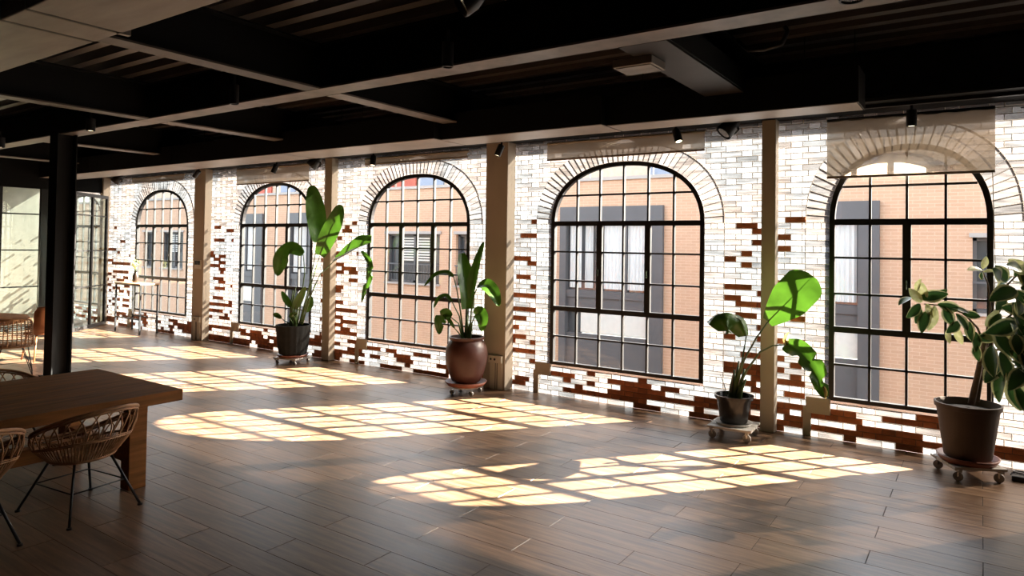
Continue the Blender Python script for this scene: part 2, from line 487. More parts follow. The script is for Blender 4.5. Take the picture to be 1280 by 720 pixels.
# ------------------------------------------------------------------ window wall
COURSE = .0635; J = .006
ZS = 36 * COURSE                # springing of the arches
SILL = .4084; TOP = 3.0715; WT = 54 * COURSE
NEXP = 2.25
WINS = [(-19.30, 2.095, 6), (-15.66, 2.095, 6), (-11.748, 2.095, 6), (-8.265, 2.095, 6), (-4.776, 2.095, 6), (-1.332, 1.427, 4)]
RING = .235
COLS = [(-2.00, -1.85, 7.76), (-5.74, -5.37, 7.70), (-9.20, -9.02, 7.76), (-13.10, -12.72, 7.74), (-17.02, -16.88, 7.74)]
BX0, BX1 = -20.6, 1.9
def halfw(a, b, z):
    t = (z - ZS) / b
    if t <= 0: return a
    if t >= 1: return 0
    return a * (1 - t ** NEXP) ** (1 / NEXP)
def arch_pt(a, b, t):
    c, s = math.cos(t), math.sin(t)
    return (a * math.copysign(abs(c) ** (2/NEXP), c), ZS + b * abs(s) ** (2/NEXP))

wall = MB()
wall.box(BX1, D, 0, XMAX + .2, D + .25, 4.2)              # plain wall right of the glass bricks
wall.box(XMIN, D, 0, BX0, D + .25, 4.2)
wall.box(BX0, D + .0, WT, BX1, D + .25, 4.2)
wb = wall.build('wall_back', M_darkwall)
tag(wb, 'window wall of glass bricks and scattered red bricks', None, None, 'structure')

gbl, rbl, mort, rmort = [], [], MB(), MB()
def red_prob(x, z):
    # the glass gives way to red brick towards the floor; none in the jambs beside the windows
    dcol = min(abs(x - c) for a, b, y in COLS for c in (a, b))
    if z > 5 * COURSE and z < 7 * COURSE: return .12
    if z < 5 * COURSE: return .46
    if z > 2.32: return 0
    k = 1 - (z - .38) / 1.95
    return .11 + .50 * k ** 1.8 + (.08 if dcol < .4 else 0)
lastred = [False]
prevred = []; curred = []
def red_pick(x, z, w=.2):
    p = red_prob(x, z)
    if z > .38 and any(abs(x - q) < .13 for q in prevred): p *= .3
    if lastred[0]: p = min(.72, p * 1.3)
    else: p *= .82
    lastred[0] = random.random() < p
    if lastred[0]: curred.append(x)
    return lastred[0]
for ci in range(54):
    prevred[:] = curred; curred.clear(); lastred[0] = False
    z0 = ci * COURSE; z1 = z0 + COURSE; zc = (z0 + z1) / 2
    # openings in this course, as (xleft at z0, xleft at z1, xright at z0, xright at z1)
    cuts = []
    for wx, ww, nc in WINS:
        cx = wx + ww/2; a = ww/2
        if zc < SILL - .001: continue
        if z1 <= ZS + .001: cuts.append((wx, wx, wx + ww, wx + ww, 'w', wx, ww))
        else:
            ao, bo = a + RING, TOP - ZS + RING
            h0, h1 = halfw(ao, bo, z0), halfw(ao, bo, z1)
            if h0 > .01: cuts.append((cx - h0, cx - h1, cx + h0, cx + h1, 'a', wx, ww))
    segs = []; xl = (BX0, BX0)
    zb = max(z0, 0)
    for c in sorted(cuts):
        segs.append((xl[0], xl[1], c[0], c[1], c)); xl = (c[2], c[3])
    segs.append((xl[0], xl[1], BX1, BX1, None))
    for si, (a0, a1, b0, b1, c) in enumerate(segs):
        # jamb stack beside a window: a straight joint splits it off
        subs = []
        la, lb = a0, b0
        prevw = si > 0 and z1 <= ZS + .001 and z0 >= SILL - .03 and len(cuts)
        nextw = c is not None and c[4] == 'w'
        x_l, x_r = a0, b0
        if prevw: subs.append((a0, a1, a0 + RING, a0 + RING, 'jamb')); 
        if nextw: subs.append((b0 - RING, b0 - RING, b0, b1, 'jamb'))
        fa0, fa1 = (a0 + RING, a0 + RING) if prevw else (a0, a1)
        fb0, fb1 = (b0 - RING, b0 - RING) if nextw else (b0, b1)
        subs.append((fa0, fa1, fb0, fb1, 'field'))
        for (p0, p1, q0, q1, kind) in subs:
            if max(q0, q1) - min(p0, p1) < .02: continue
            # cuts inside the run
            xs = []
            if kind == 'jamb':
                if ci % 2: xs = [p0 + .08, p0 + .155] if (ci // 2) % 2 else [p0 + .118]
            else:
                ph = 0 if ci % 2 == 0 else .178
                x = math.floor((p0 - ph) / .356) * .356 + ph - .356
                while x < q0 + .1:
                    for e in (x, x + .238):
                        if e > max(p0, p1) + .035 and e < min(q0, q1) - .035: xs.append(e)
                    x += .356
            edges = [(p0, p1)] + [(e, e) for e in xs] + [(q0, q1)]
            for (e0, e1), (f0, f1) in zip(edges[:-1], edges[1:]):
                xm = (e0 + f0) / 2
                hid = any(ca + .01 < min(e0, e1) and max(f0, f1) < cb - .01 for ca, cb, cy in COLS)
                red = kind == 'field' and red_pick(xm, zc)
                if xm > .3 and zc > .4: red = False
                q = (e0, e1, f0, f1, z0, z1, xm, zc)
                h = J / 2
                # mortar ring round the block
                o = [(e0, z0), (f0, z0), (f1, z1), (e1, z1)]
                i = [(e0 + h, z0 + h), (f0 - h, z0 + h), (f1 - h, z1 - h), (e1 + h, z1 - h)]
                if f1 - e1 < 2.4 * h: i[2] = i[3] = ((e1 + f1) / 2, z1 - h)
                ym = D + .003
                (rmort if red else mort).add([(x, ym, z) for x, z in o] + [(x, ym, z) for x, z in i], [(0,1,5,4),(1,2,6,5),(2,3,7,6),(3,0,4,7)])
                if hid: pass
                (rbl if red else gbl).append((i, xm, zc))
def brick_mesh(i, ox, oz, depth=.0065, bev=.0028, red=False):
    cxm = sum(p[0] for p in i) / 4; czm = sum(p[1] for p in i) / 4
    def sh(p, b): 
        dx = b if p[0] < cxm else -b; dz = b if p[1] < czm else -b
        return (p[0] + dx, p[1] + dz)
    if min(abs(i[1][0]-i[0][0]), 9) < .03 or abs(i[2][0]-i[3][0]) < .02: bev = .0008
    o = [(x - ox, z - oz) for x, z in i]; n = [(x - ox, z - oz) for x, z in (sh(p, bev) for p in i)]
    vs = [(x, depth, z) for x, z in o] + [(x, .003, z) for x, z in o] + [(x, 0, z) for x, z in n]
    fs = [(0,1,5,4),(1,2,6,5),(2,3,7,6),(3,0,4,7),(4,5,9,8),(5,6,10,9),(6,7,11,10),(7,4,8,11),(8,9,10,11)]
    return vs, fs
def place_bricks(lst, name, m, stuffname):
    def dist(b):
        d = in_view(b[1], D, b[2], 10)
        return (d if d else 999)
    order = sorted(lst, key=dist)
    cache = {}
    mm = lambda i: M_gbh if m is M_gb and max(i[1][0]-i[0][0], i[2][0]-i[3][0]) < .13 else m
    for i, xm, zc in order[:300]:
        key = tuple(round(v, 3) for p in i for v in (p[0] - xm, p[1] - zc))
        if key not in cache:
            vs, fs = brick_mesh(i, xm, zc); cache[key] = MB().add(vs, fs).mesh(name, mm(i))
        inst(cache[key], name, wb, (xm, D - .002 + random.uniform(-.0015, .001), zc))
    for mat_ in ([M_gb, M_gbh] if m is M_gb else [m]):
        mb = MB()
        for i, xm, zc in order[300:]:
            if mm(i) is not mat_: continue
            vs, fs = brick_mesh(i, 0, 0); dy = D - .002 + random.uniform(-.0015, .001)
            mb.add([(x, y + dy, z) for x, y, z in vs], fs)
        tag(mb.build(stuffname, mat_, wb), kind='stuff')
place_bricks(gbl, 'glass_brick', M_gb, 'far_glass_bricks')
place_bricks(rbl, 'red_brick', M_red, 'far_red_bricks')
# arch rings of wedge-shaped glass bricks
for wi, (wx, ww, nc) in enumerate(WINS):
    cx = wx + ww/2; a = ww/2; b = TOP - ZS
    NN = 400; pts = [arch_pt(a, b, PI * (1 - k/NN)) for k in range(NN+1)]
    L = [0]
    for k in range(NN): L.append(L[-1] + math.dist(pts[k], pts[k+1]))
    nv = int(L[-1] / .066)
    ts = []
    for v in range(nv + 1):
        s = L[-1] * v / nv
        k = next((q for q in range(NN) if L[q+1] >= s - 1e-9), NN - 1)
        u = (s - L[k]) / max(L[k+1] - L[k], 1e-9)
        ts.append(PI * (1 - (k + u)/NN))
    mb = MB()
    for v in range(nv):
        P = [arch_pt(a, b, ts[v]), arch_pt(a, b, ts[v+1]), arch_pt(a + RING, b + RING, ts[v+1]), arch_pt(a + RING, b + RING, ts[v])]
        P = [(cx + x, z) for x, z in P]
        mx = sum(p[0] for p in P)/4; mz = sum(p[1] for p in P)/4
        def sc(p, kk):
            # shrink across the wedge only a joint's width
            return (mx + (p[0]-mx)*(1-kk), mz + (p[1]-mz)*(1-kk))
        along = Vector((P[3][0]-P[0][0], P[3][1]-P[0][1])); along.normalize()
        def ins(p, left, inner):
            q = P[1] if left else P[0]; base = P[0] if left else P[1]
            if not inner: q = P[2] if left else P[3]; base = P[3] if left else P[2]
            dd = Vector((q[0]-base[0], q[1]-base[1])); dd.normalize()
            r = Vector(base) + dd * .0028 + along * (.004 if inner else -.004)
            return (r.x, r.y)
        i = [ins(None, True, True), ins(None, False, True), ins(None, False, False), ins(None, True, False)]
        ym = D + .004
        mort.add([(x, ym, z) for x, z in P] + [(x, ym, z) for x, z in i], [(0,1,5,4),(1,2,6,5),(2,3,7,6),(3,0,4,7)])
        o = [(x - mx, z - mz) for x, z in i]
        n = [(x * .97, z * .97) for x, z in o]
        me = MB().add([(x, .017, z) for x, z in o] + [(x, .003, z) for x, z in o] + [(x, 0, z) for x, z in n],
            [(0,1,5,4),(1,2,6,5),(2,3,7,6),(3,0,4,7),(4,5,9,8),(5,6,10,9),(6,7,11,10),(7,4,8,11),(8,9,10,11)]).mesh('arch_brick', M_gb)
        inst(me, 'arch_brick', wb, (mx, D - .012 + random.uniform(-.004, .002), mz))
tag(mort.build('mortar', M_mortar, wb), kind='stuff')
tag(rmort.build('mortar', M_redmortar, wb), kind='stuff')
# plaster boxes under the left corner of each window, with the cable cover below
for wx, ww, nc in WINS[1:]:
    MB().box(wx - .22, D - .03, SILL - .16, wx + .02, D + .01, SILL + .012).build('plaster_box', M_plaster, wb, bevel=.006)
    MB().box(wx - .25, D - .025, .0, wx - .17, D + .01, SILL - .10).build('cable_cover', M_plaster, wb, bevel=.004)

# windows
def bar(mb, x0, z0, x1, z1, w, y0, y1):
    if abs(x1 - x0) < 1e-6: mb.box(x0 - w/2, y0, z0, x0 + w/2, y1, z1)
    else: mb.box(x0, y0, z0 - w/2, x1, y1, z0 + w/2)
Z_T1, Z_T2 = 2.289, 1.160
wdesc = ['behind the glass door', 'leftmost, beside the tall bar table', 'second from the left, behind the tallest paddle-leaf plant', 'middle one, left of the terracotta urn', 'widest in the photo, between the urn and the small black pot', 'at the right edge, partly covered by the long blind']
for wi, (wx, ww, nc) in enumerate(WINS):
    cx = wx + ww/2; a = ww/2; b = TOP - ZS; F = .052
    root = thing('window_%d' % (wi + 1), 'black steel arched window, ' + wdesc[wi], 'window', (cx, D, SILL))
    del root['category']; root['kind'] = 'structure'
    Y0, Y1 = D - .012, D + .05
    # outer frame: one closed band
    outer = [(cx - a, SILL), (cx - a, ZS)] + [(cx + p[0], p[1]) for p in (arch_pt(a, b, PI*(1 - k/36)) for k in range(1, 36))] + [(cx + a, ZS), (cx + a, SILL)]
    ai, bi = a - F, b - F
    inner = [(cx - ai, SILL + F*.8), (cx - ai, ZS)] + [(cx + p[0], p[1]) for p in (arch_pt(ai, bi, PI*(1 - k/36)) for k in range(1, 36))] + [(cx + ai, ZS), (cx + ai, SILL + F*.8)]
    n = len(outer)
    vs = [(x, Y0, z) for x, z in outer] + [(x, Y1, z) for x, z in outer] + [(x, Y0, z) for x, z in inner] + [(x, Y1, z) for x, z in inner]
    fs = []
    for k in range(n):
        j = (k+1) % n
        fs += [(k, j, 2*n+j, 2*n+k), (n+k, 3*n+k, 3*n+j, n+j), (k, n+k, n+j, j), (2*n+k, 2*n+j, 3*n+j, 3*n+k)]
    MB().add(vs, fs).build('window_frame', M_frame, root)
    def hw(z): return halfw(ai, bi, z)
    for z in (Z_T1, Z_T2):
        mb = MB(); bar(mb, cx - ai, z, cx + ai, z, .062, D - .006, D + .045); mb.build('transom', M_frame, root)
    zr = [SILL + F*.8, .790, Z_T2, 1.60, 1.945, Z_T1, 2.66, TOP - F]
    hb = [.790, 1.535, 1.915, 2.66]
    zr = [SILL + F*.8, .790, Z_T2, 1.535, 1.915, Z_T1, 2.66, TOP - F]
    for z in hb:
        mb = MB(); h = hw(z + .01); bar(mb, cx - h, z, cx + h, z, .022, D + .0, D + .04); mb.build('glazing_bar', M_frame, root)
    step = 2 * ai / nc
    heavy = [2, 4] if nc == 6 else [2]
    for k in range(1, nc):
        x = cx - ai + k * step
        # highest z at this x under the arch
        t = abs(x - cx) / ai; ztop = ZS + bi * max(0, 1 - t ** NEXP) ** (1/NEXP)
        for (za, zb_) in ((SILL + F*.5, Z_T2), (Z_T2, Z_T1), (Z_T1, ztop)):
            mb = MB(); hv = k in heavy and za == Z_T2
            bar(mb, x, za, x, zb_, .075 if hv else .024, D - .004 if hv else D, D + .04)
            mb.build('mullion' if hv else 'glazing_bar', M_frame, root)
            if hv:
                hm = MB(); hm.cbox((x, D - .018, 1.66), .012, .02, .05); hm.tube([(x, D-.03, 1.70), (x, D-.03, 1.61)], .006, 6)
                hm.build('window_handle', M_chrome, root, label='small bright catch on the mullion')
    for r in range(7):
        za, zb_ = zr[r], zr[r+1]
        for k in range(nc):
            xa, xb = cx - ai + k*step, cx - ai + (k+1)*step
            lo, hi = [], []
            for u in range(7):
                x = xa + (xb - xa)*u/6
                t = min(1, abs(x - cx)/ai); zt = ZS + bi * max(0, 1 - t**NEXP) ** (1/NEXP)
                if zt > za + .01: lo.append((x, za)); hi.append((x, min(zb_, zt)))
            if len(lo) < 2: continue
            MB().prism(lo + hi[::-1], D + .016, D + .022).build('pane', M_glass, root)

# ceiling, columns of the room, other walls
Z_DECK = 3.95
mb = MB(); y = YMIN; P = .275
prof = []
while y < D + .05:
    prof += [(y, Z_DECK), (y + .10, Z_DECK), (y + .135, Z_DECK + .12), (y + .24, Z_DECK + .12)]
    y += P
vs = []; fs = []
for (yy, zz) in prof: vs += [(XMIN, yy, zz), (XMAX, yy, zz)]
for k in range(len(prof) - 1): fs.append((2*k, 2*k+1, 2*k+3, 2*k+2))
mb.add(vs, fs); mb.box(XMIN, YMIN, Z_DECK + .16, XMAX, D + .25, Z_DECK + .2)
tag(mb.build('ceiling', M_deck), 'dark ribbed metal deck ceiling', None, None, 'structure')
tag(MB().box(XMAX, YMIN, 0, XMAX + .2, D, 4.1).build('wall_right', M_darkwall), 'dark side wall out of the picture on the right', None, None, 'structure')
tag(MB().box(XMIN, YMIN - .2, 0, XMAX + .2, YMIN, 4.1).build('wall_front', M_darkwall), 'dark rear wall behind the viewer', None, None, 'structure')

# left end: black glazed partition, the lobby behind it with a white wall
XP = -17.0
wl = MB()
wl.box(XP - .06, YMIN, 3.06, XP + .06, D, 3.9)             # header
wl.box(XP - .08, YMIN, 0, XP + .08, 4.5, 3.06)
left = tag(wl.build('wall_left', M_ductblk), 'black steel glazed partition at the far left end', None, None, 'structure')
glz = MB()
ys = [4.5, 5.28, 5.78, 6.50]
MB().box(XP - .05, 4.5, 0, XP + .05, 6.6, .09).build('bottom_rail', M_frame, left)
for yv, w in ((4.53, .06), (5.72, .12), (6.60, .20), (7.86, .08)):
    MB().box(XP - .05, yv - w/2, 0, XP + .05, yv + w/2, 3.06).build('post', M_frame, left)
for (ya, yb) in ((4.56, 5.66), (5.78, 6.50)):
    zz = [.09, .93, 1.72, 2.5, 3.06]
    for k in range(4):
        MB().box(XP - .004, ya, zz[k], XP + .004, yb, zz[k+1]).build('pane', M_door_glass, left)
        if k: MB().box(XP - .02, ya, zz[k] - .014, XP + .02, yb, zz[k] + .014).build('glazing_bar', M_frame, left)
# the open door leaf
A = Vector((-16.80, 7.80, 0)); B = Vector((-15.78, 6.66, 0)); dv = (B - A); LW = dv.length; ang = math.atan2(dv.y, dv.x)
door = thing('door_1', 'open black steel glass door leaf at the far left corner', 'door', A); del door['category']; door['kind'] = 'structure'
R3 = Matrix.Rotation(ang, 3, 'Z')
def leafbox(mb, u0, u1, z0, z1, t):
    vs = []
    for z in (z0, z1):
        for u, w in ((u0, -t/2), (u1, -t/2), (u1, t/2), (u0, t/2)):
            vs.append(A + R3 @ Vector((u, w, z)))
    return mb.add(vs, [(0,3,2,1),(4,5,6,7),(0,1,5,4),(1,2,6,5),(2,3,7,6),(3,0,4,7)])
fm = MB()
DT = 2.98
leafbox(fm, 0, .06, .015, DT, .05); leafbox(fm, LW - .06, LW, .015, DT, .05); leafbox(fm, .06, LW - .06, .015, .085, .05); leafbox(fm, .06, LW - .06, DT - .07, DT, .05)
fm.build('door_frame', M_frame, door)
leafbox(MB(), LW*.47 - .03, LW*.47 + .03, .085, DT - .07, .045).build('stile', M_frame, door)
zz = [.085, .93, 1.72, 2.5, DT - .07]
for k in range(4):
    leafbox(MB(), .06, LW*.47 - .03, zz[k] + .012*(k > 0), zz[k+1] - .012, .008).build('pane', M_door_glass, door)
    leafbox(MB(), LW*.47 + .03, LW - .06, zz[k] + .012*(k > 0), zz[k+1] - .012, .008).build('pane', M_door_glass, door)
    if k: leafbox(MB(), .06, LW - .06, zz[k] - .012, zz[k] + .012, .03).build('glazing_bar', M_frame, door)
hb_ = MB(); hb_.tube([A + R3 @ Vector((LW - .11, -.06, .9)), A + R3 @ Vector((LW - .11, -.06, 2.1))], .014, 8)
for zq in (.95, 2.05): hb_.tube([A + R3 @ Vector((LW - .11, -.06, zq)), A + R3 @ Vector((LW - .11, 0, zq))], .008, 6)
hb_.build('door_handle', M_chrome, door, label='long upright bright pull handle')
# lobby wall and pier behind the glass
tag(MB().box(-20.8, -1, 0, -20.6, D, 3.95).build('trim_1', M_white), 'white lobby wall seen through the glass partition', None, None, 'structure')
pier = thing('brick_pier', 'tan brick pier with a red sign behind the glass partition', 'pier', (-19.4, 5.93, 0))
MB().box(-19.6, 5.85, 0, -19.2, 6.18, 3.9).build('shaft', M_pier, pier)
sg = MB().box(-19.19, 5.86, 2.02, -19.17, 6.17, 2.62).build('sign', M_sign, pier, label='red sign with pale marks')
mk = MB()
mk.box(-19.167, 5.88, 2.25, -19.16, 5.92, 2.52); mk.box(-19.167, 5.95, 2.25, -19.16, 5.98, 2.5); mk.box(-19.167, 6.04, 2.46, -19.16, 6.14, 2.5); mk.box(-19.167, 6.04, 2.36, -19.16, 6.14, 2.4); mk.box(-19.167, 6.04, 2.25, -19.16, 6.14, 2.29)
mk.box(-19.167, 5.88, 2.1, -19.16, 6.14, 2.13)
mk.build('sign_marks', M_signw, sg)

# ------------------------------------------------------------------ columns and steel
cl = ['narrow cream column between the small black pot plant and the right window', 'wide cream column right of the terracotta urn, with a socket panel at its foot',
      'narrow cream column right of the charcoal pot', 'wide cream column between the two leftmost windows, with black switches', 'narrow cream column behind the open glass door']
for (xa, xb, yf), lb in zip(COLS, cl):
    c = thing('column', lb, 'column', ((xa+xb)/2, (yf + D)/2, 0), 'cream columns along the window wall')
    MB().box(xa, yf, 0, xb, D - .012, 3.42).build('shaft', M_plaster, c, bevel=.006)
    if xb - xa > .25:
        xm = xa + .35*(xb-xa) if xa > -8 else xa + .1
        MB().box(xm, yf - .02, .0, xb - .035, yf + .01, .37).build('cable_trunking', M_socket, c, bevel=.004)
        s = MB().box(xm - .01, yf - .045, .37, xb - .03, yf + .01, .47).build('socket_box', M_socket, c, bevel=.005)
        for k in (0, 1):
            q = xm + .035 + k*.065
            MB().lathe([(.0, 0), (.016, 0), (.016, .004)], (q, yf - .045, .42), 12, Matrix.Rotation(PI/2, 3, 'X')).build('socket_hole', M_dark, s)
        for k in (0, 1):
            q = xm + .095 + k*.03
            MB().box(q, yf - .026, .01, q + .006, yf - .018, .37).build('trunking_groove', M_dark, c)
        if xa < -8:
            MB().box(xa + .08, yf - .012, 1.42, xb - .06, yf, 1.60).build('switch_plate', M_socket, c, bevel=.003)
            for k in (0, 1):
                MB().box(xa + .10 + k*.10, yf - .02, 1.50, xa + .18 + k*.10, yf - .01, 1.58).build('switch', M_dark, c, label='black light switch')

def ibeam(root, axis, c, lo, hi, zb, w, hgt, m=None, tf=.018, tw=.014):
    for nm, (a0, a1, z0, z1) in {'bottom_flange': (-w/2, w/2, zb, zb + tf), 'web': (-tw/2, tw/2, zb + tf, zb + hgt - tf), 'top_flange': (-w/2, w/2, zb + hgt - tf, zb + hgt)}.items():
        if axis == 'x': MB().box(lo, c + a0, z0, hi, c + a1, z1).build(nm, M_litfl if nm == 'bottom_flange' else M_web, root)
        else: MB().box(c + a0, lo, z0, c + a1, hi, z1).build(nm, (m or (M_beam if w > .3 else M_litfl)) if nm == 'bottom_flange' else M_web, root)
bmn = thing('ceiling_beam', 'long black steel beam above the left post, running the length of the room', 'beam', (-6, 4.56, 3.5))
ibeam(bmn, 'x', 4.56, XP - 0.0, XMAX, 3.5, .24, .45)
wbm = thing('ceiling_beam', 'black steel beam along the top of the window wall', 'beam', (-6, 7.66, 3.40))
MB().box(XP + .02, 7.25, 3.41, XMAX, 7.90, 3.44).build('bottom_flange', M_web, wbm)
MB().box(XP + .02, 7.50, 3.44, XMAX, 7.53, 3.94).build('web', M_black, wbm)
fb = thing('ceiling_beam', 'long black steel beam overhead near the viewer', 'beam', (-6, .9, 3.5))
ibeam(fb, 'x', .9, XP, XMAX, 3.5, .24, .45)
xb_l = [(-2.08, .38, 'broad black cross beam at the right end of the ceiling, beside the small ceiling plate'), (-5.46, .22, 'black cross beam above the middle window bay'),
        (-8.66, .22, 'black cross beam in the bay left of the middle one'), (-12.1, .22, 'black cross beam above the left column'), (-15.15, .22, 'black cross beam nearest the glass partition')]
for x, w, lb in xb_l:
    r = thing('cross_beam', lb, 'beam', (x, 6.05, 3.5), 'cross beams between the long beams')
    ibeam(r, 'y', x, 4.69, 7.49, 3.5, w, .45)
    if w > .3:
        for k in (-1, 1): MB().box(x + k*w/2 - .01, 4.69, 3.52, x + k*w/2 + .01, 7.49, 3.72).build('side_plate', M_web, r)
for x, lb in ((-5.46, 'black cross beam on the near side, touching the grey duct'), (-8.66, 'black cross beam on the near side, at the far left')):
    r = thing('cross_beam', lb, 'beam', (x, 2.7, 3.5), 'cross beams on the near side')
    ibeam(r, 'y', x, 1.03, 4.43, 3.5, .2, .45, M_shadefl)
post = thing('steel_post', 'black steel post left of centre, behind the wooden table', 'post', (-11.02, 4.5, 0))
pb = MB()
MB().box(-11.15, 4.36, .012, -10.89, 4.375, 3.5).build('flange', M_web, post)
MB().box(-11.15, 4.605, .012, -10.89, 4.62, 3.5).build('flange', M_web, post)
MB().box(-11.03, 4.375, .012, -11.01, 4.605, 3.5).build('web', M_web, post)
MB().box(-11.2, 4.32, 0, -10.84, 4.66, .012).build('base_plate', M_web, post)

# ventilation ducts
dk = thing('air_duct', 'long black air duct with light painted on its underside in front of the window wall', 'duct', (-8, 6.8, 3.3))
for k, (xa, xb) in enumerate(((-.9, -3.35), (-3.36, -5.6), (-5.61, -8.6), (-8.61, -11.6), (-11.61, -14.6), (-14.61, -16.9))):
    yn = 6.66 if k == 0 else (6.55 if k == 1 else 6.42)
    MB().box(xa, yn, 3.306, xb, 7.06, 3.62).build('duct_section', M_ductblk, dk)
    MB().box(xa - .008, yn + .006, 3.298, xb + .008, 7.054, 3.306).build('underside', M_duct, dk, label='underside painted pale as if lit from below')
MB().box(-.9, 6.652, 3.3, -.892, 7.066, 3.628).build('end_flange', M_beam, dk)
for x in (-1.35, -2.95, -4.6, -6.3, -7.6, -9.5, -11.5):
    for dx in (0, .42):
        MB().tube([(x + dx, 6.7, 3.62), (x + dx, 6.7, 3.97)], .005, 5).build('hanger_rod', M_black, dk)
gd = thing('air_duct', 'wide grey duct overhead in the upper left corner', 'duct', (-6.0, 2.0, 3.30))
for xa, xb in ((-3.0, -4.50), (-4.53, -4.86), (-4.89, -6.60), (-6.63, -8.6)):
    MB().box(xa, 1.62, 3.304, xb, 2.15, 3.49).build('duct_section', M_greyduct, gd, bevel=.008)
for x in (-4.515, -4.875, -6.615): MB().box(x - .014, 1.64, 3.315, x + .014, 2.13, 3.47).build('joint', M_dark, gd)
MB().box(-4.49, 2.13, 3.298, -4.53, 2.2, 3.36).build('bracket', M_greyduct, gd)

# plate, pipe, cable at the ceiling
cp = thing('ceiling_plate', 'small flat grey box under the broad cross beam', 'ceiling box', (-2.3, 5.1, 3.42))
MB().box(-2.46, 4.98, 3.435, -2.12, 5.26, 3.50).build('housing', M_duct, cp, bevel=.006)
MB().box(-2.44, 5.0, 3.428, -2.14, 5.24, 3.435).build('cover', M_greyduct, cp)
mb = MB(); mb.tube([(-1.84, 6.30, 3.9), (-1.75, 6.30, 3.80), (-1.6, 6.28, 3.78), (-1.45, 6.26, 3.80), (-1.40, 6.25, 3.90), (-1.42, 6.24, 3.95)], .022, 8)
tag(mb.build('bent_pipe', M_black, smooth=True), 'short bent black pipe at the ceiling right of the broad cross beam', 'pipe')
# track with spots
tr = thing('lamp_track', 'thin black lamp track along the top of the window wall', 'track', (-8, 7.42, 3.38))
MB().box(-16.8, 7.40, 3.375, 1.9, 7.44, 3.41).build('rail', M_black, tr)
SPY = 7.42
spots = [(-.545, 'black cylinder spotlight in front of the long blind at the right window', 0, 0), (-2.86, 'black cylinder spotlight right of the folded blind of the widest window', .25, .35), (-5.28, 'black cylinder spotlight beside the wide column of the urn', .25, -.3),
         (-7.69, 'black cylinder spotlight at the left end of the middle window blind', .2, .1), (-10.05, 'black cylinder spotlight in front of the second blind from the left', .2, -.35), (-12.42, 'black cylinder spotlight beside the column with switches', .25, -.75)]
for x, lb, tx, ty in spots:
    base = Vector((x, SPY, 3.37))
    r = thing('track_spotlight', lb, 'spotlight', base, 'black cylinder spotlights on the wall track')
    MB().tube([base, base + Vector((0, 0, -.045))], .014, 8).build('stem', M_black, r)
    Rm = Matrix.Rotation(-tx, 3, 'X') @ Matrix.Rotation(-ty, 3, 'Y')
    c0 = base + Vector((0, 0, -.045))
    cyl = MB().lathe([(.0, 0), (.043, 0), (.045, -.01), (.045, -.155), (.038, -.155), (.036, -.14), (.0, -.14)][::-1], c0, 20, Rm)
    cyl.build('lamp_body', M_black, r, smooth=True, auto=True)
    MB().lathe([(.0, -.148), (.035, -.148), (.035, -.144), (0, -.144)], c0, 16, Rm).build('lamp_face', M_lit, r, label='warm lit face')
def twin(base, lb):
    r = thing('twin_spotlight', lb, 'spotlight', base, 'twin-headed black spotlights on the wall track')
    base = Vector(base)
    MB().box(base.x - .07, base.y - .02, base.z - .03, base.x + .07, base.y + .02, base.z).build('mount', M_black, r)
    for k, (dx, rx, ry, sc) in enumerate(((-.07, .25, .5, 1.15), (.05, .5, -.55, 1.5))):
        Rm = Matrix.Rotation(-rx, 3, 'X') @ Matrix.Rotation(-ry, 3, 'Y')
        c0 = base + Vector((dx, -.01, -.03))
        MB().lathe([(.0, -.13*sc), (.052*sc, -.13*sc), (.06*sc, -.155*sc), (.062*sc, -.15*sc), (.055*sc, -.09*sc), (.04*sc, -.03), (.03, 0), (0, 0)], c0, 18, Rm).build('lamp_head', M_black, r, smooth=True, auto=True)
        MB().lathe([(.0, -.150*sc), (.045*sc, -.150*sc), (.045*sc, -.146*sc)], c0, 16, Rm).build('lens', M_lens, r)
twin((-2.18, 7.30, 3.41), 'twin-headed black spotlight beside the narrow column on the right')
twin((-8.80, 7.30, 3.41), 'twin-headed black spotlight above the narrow column of the charcoal pot')
twin((-15.15, 7.30, 3.41), 'twin-headed black spotlight above the leftmost window')
# spots on the near side
def down_spot(p, lb, lit=True, r=.05, l=.16):
    p = Vector(p)
    t = thing('ceiling_spotlight', lb, 'spotlight', p)
    MB().lathe([(0, 0), (r, 0), (r, -l), (r*.85, -l), (r*.8, -l+.02), (0, -l+.02)][::-1], p, 20).build('lamp_body', M_black, t, smooth=True, auto=True)
    MB().lathe([(0, -l+.008), (r*.78, -l+.008), (r*.78, -l+.012)], p, 16).build('lamp_face', M_lit if lit else M_lens, t)
    MB().tube([p + Vector((0,0,0)), p + Vector((0,0,.10))], .012, 6).build('stem', M_black, t)
down_spot((-9.55, 4.20, 3.55), 'lit black spotlight right of the black post', True, .055, .16)
down_spot((-12.6, 4.25, 3.55), 'lit black spotlight at the left picture edge', True, .055, .16)
down_spot((-.60, 4.22, 3.56), 'black spotlight cut by the top picture edge above the right window', False, .07, .16)
down_spot((-6.35, 4.16, 3.60), 'unlit black spotlight in front of the long beam, left one', False, .045, .2)
down_spot((-3.5, 4.16, 3.60), 'unlit black spotlight in front of the long beam, middle one', False, .045, .2)
pf = thing('projector_lamp', 'black round projector lamp with a clear lens at the top edge', 'lamp', (-2.46, 3.27, 3.5))
Rm = Matrix.Rotation(-.9, 3, 'X') @ Matrix.Rotation(.6, 3, 'Y')
MB().lathe([(0, -.12), (.06, -.12), (.085, -.15), (.09, -.14), (.08, -.06), (.05, 0), (0, 0)], (-2.5, 3.27, 3.52), 20, Rm).build('lamp_head', M_black, pf, smooth=True, auto=True)
MB().lathe([(0, -.118), (.03, -.122), (.058, -.124), (.058, -.121)], (-2.5, 3.27, 3.52), 16, Rm).build('lens', M_chrome, pf, smooth=True)
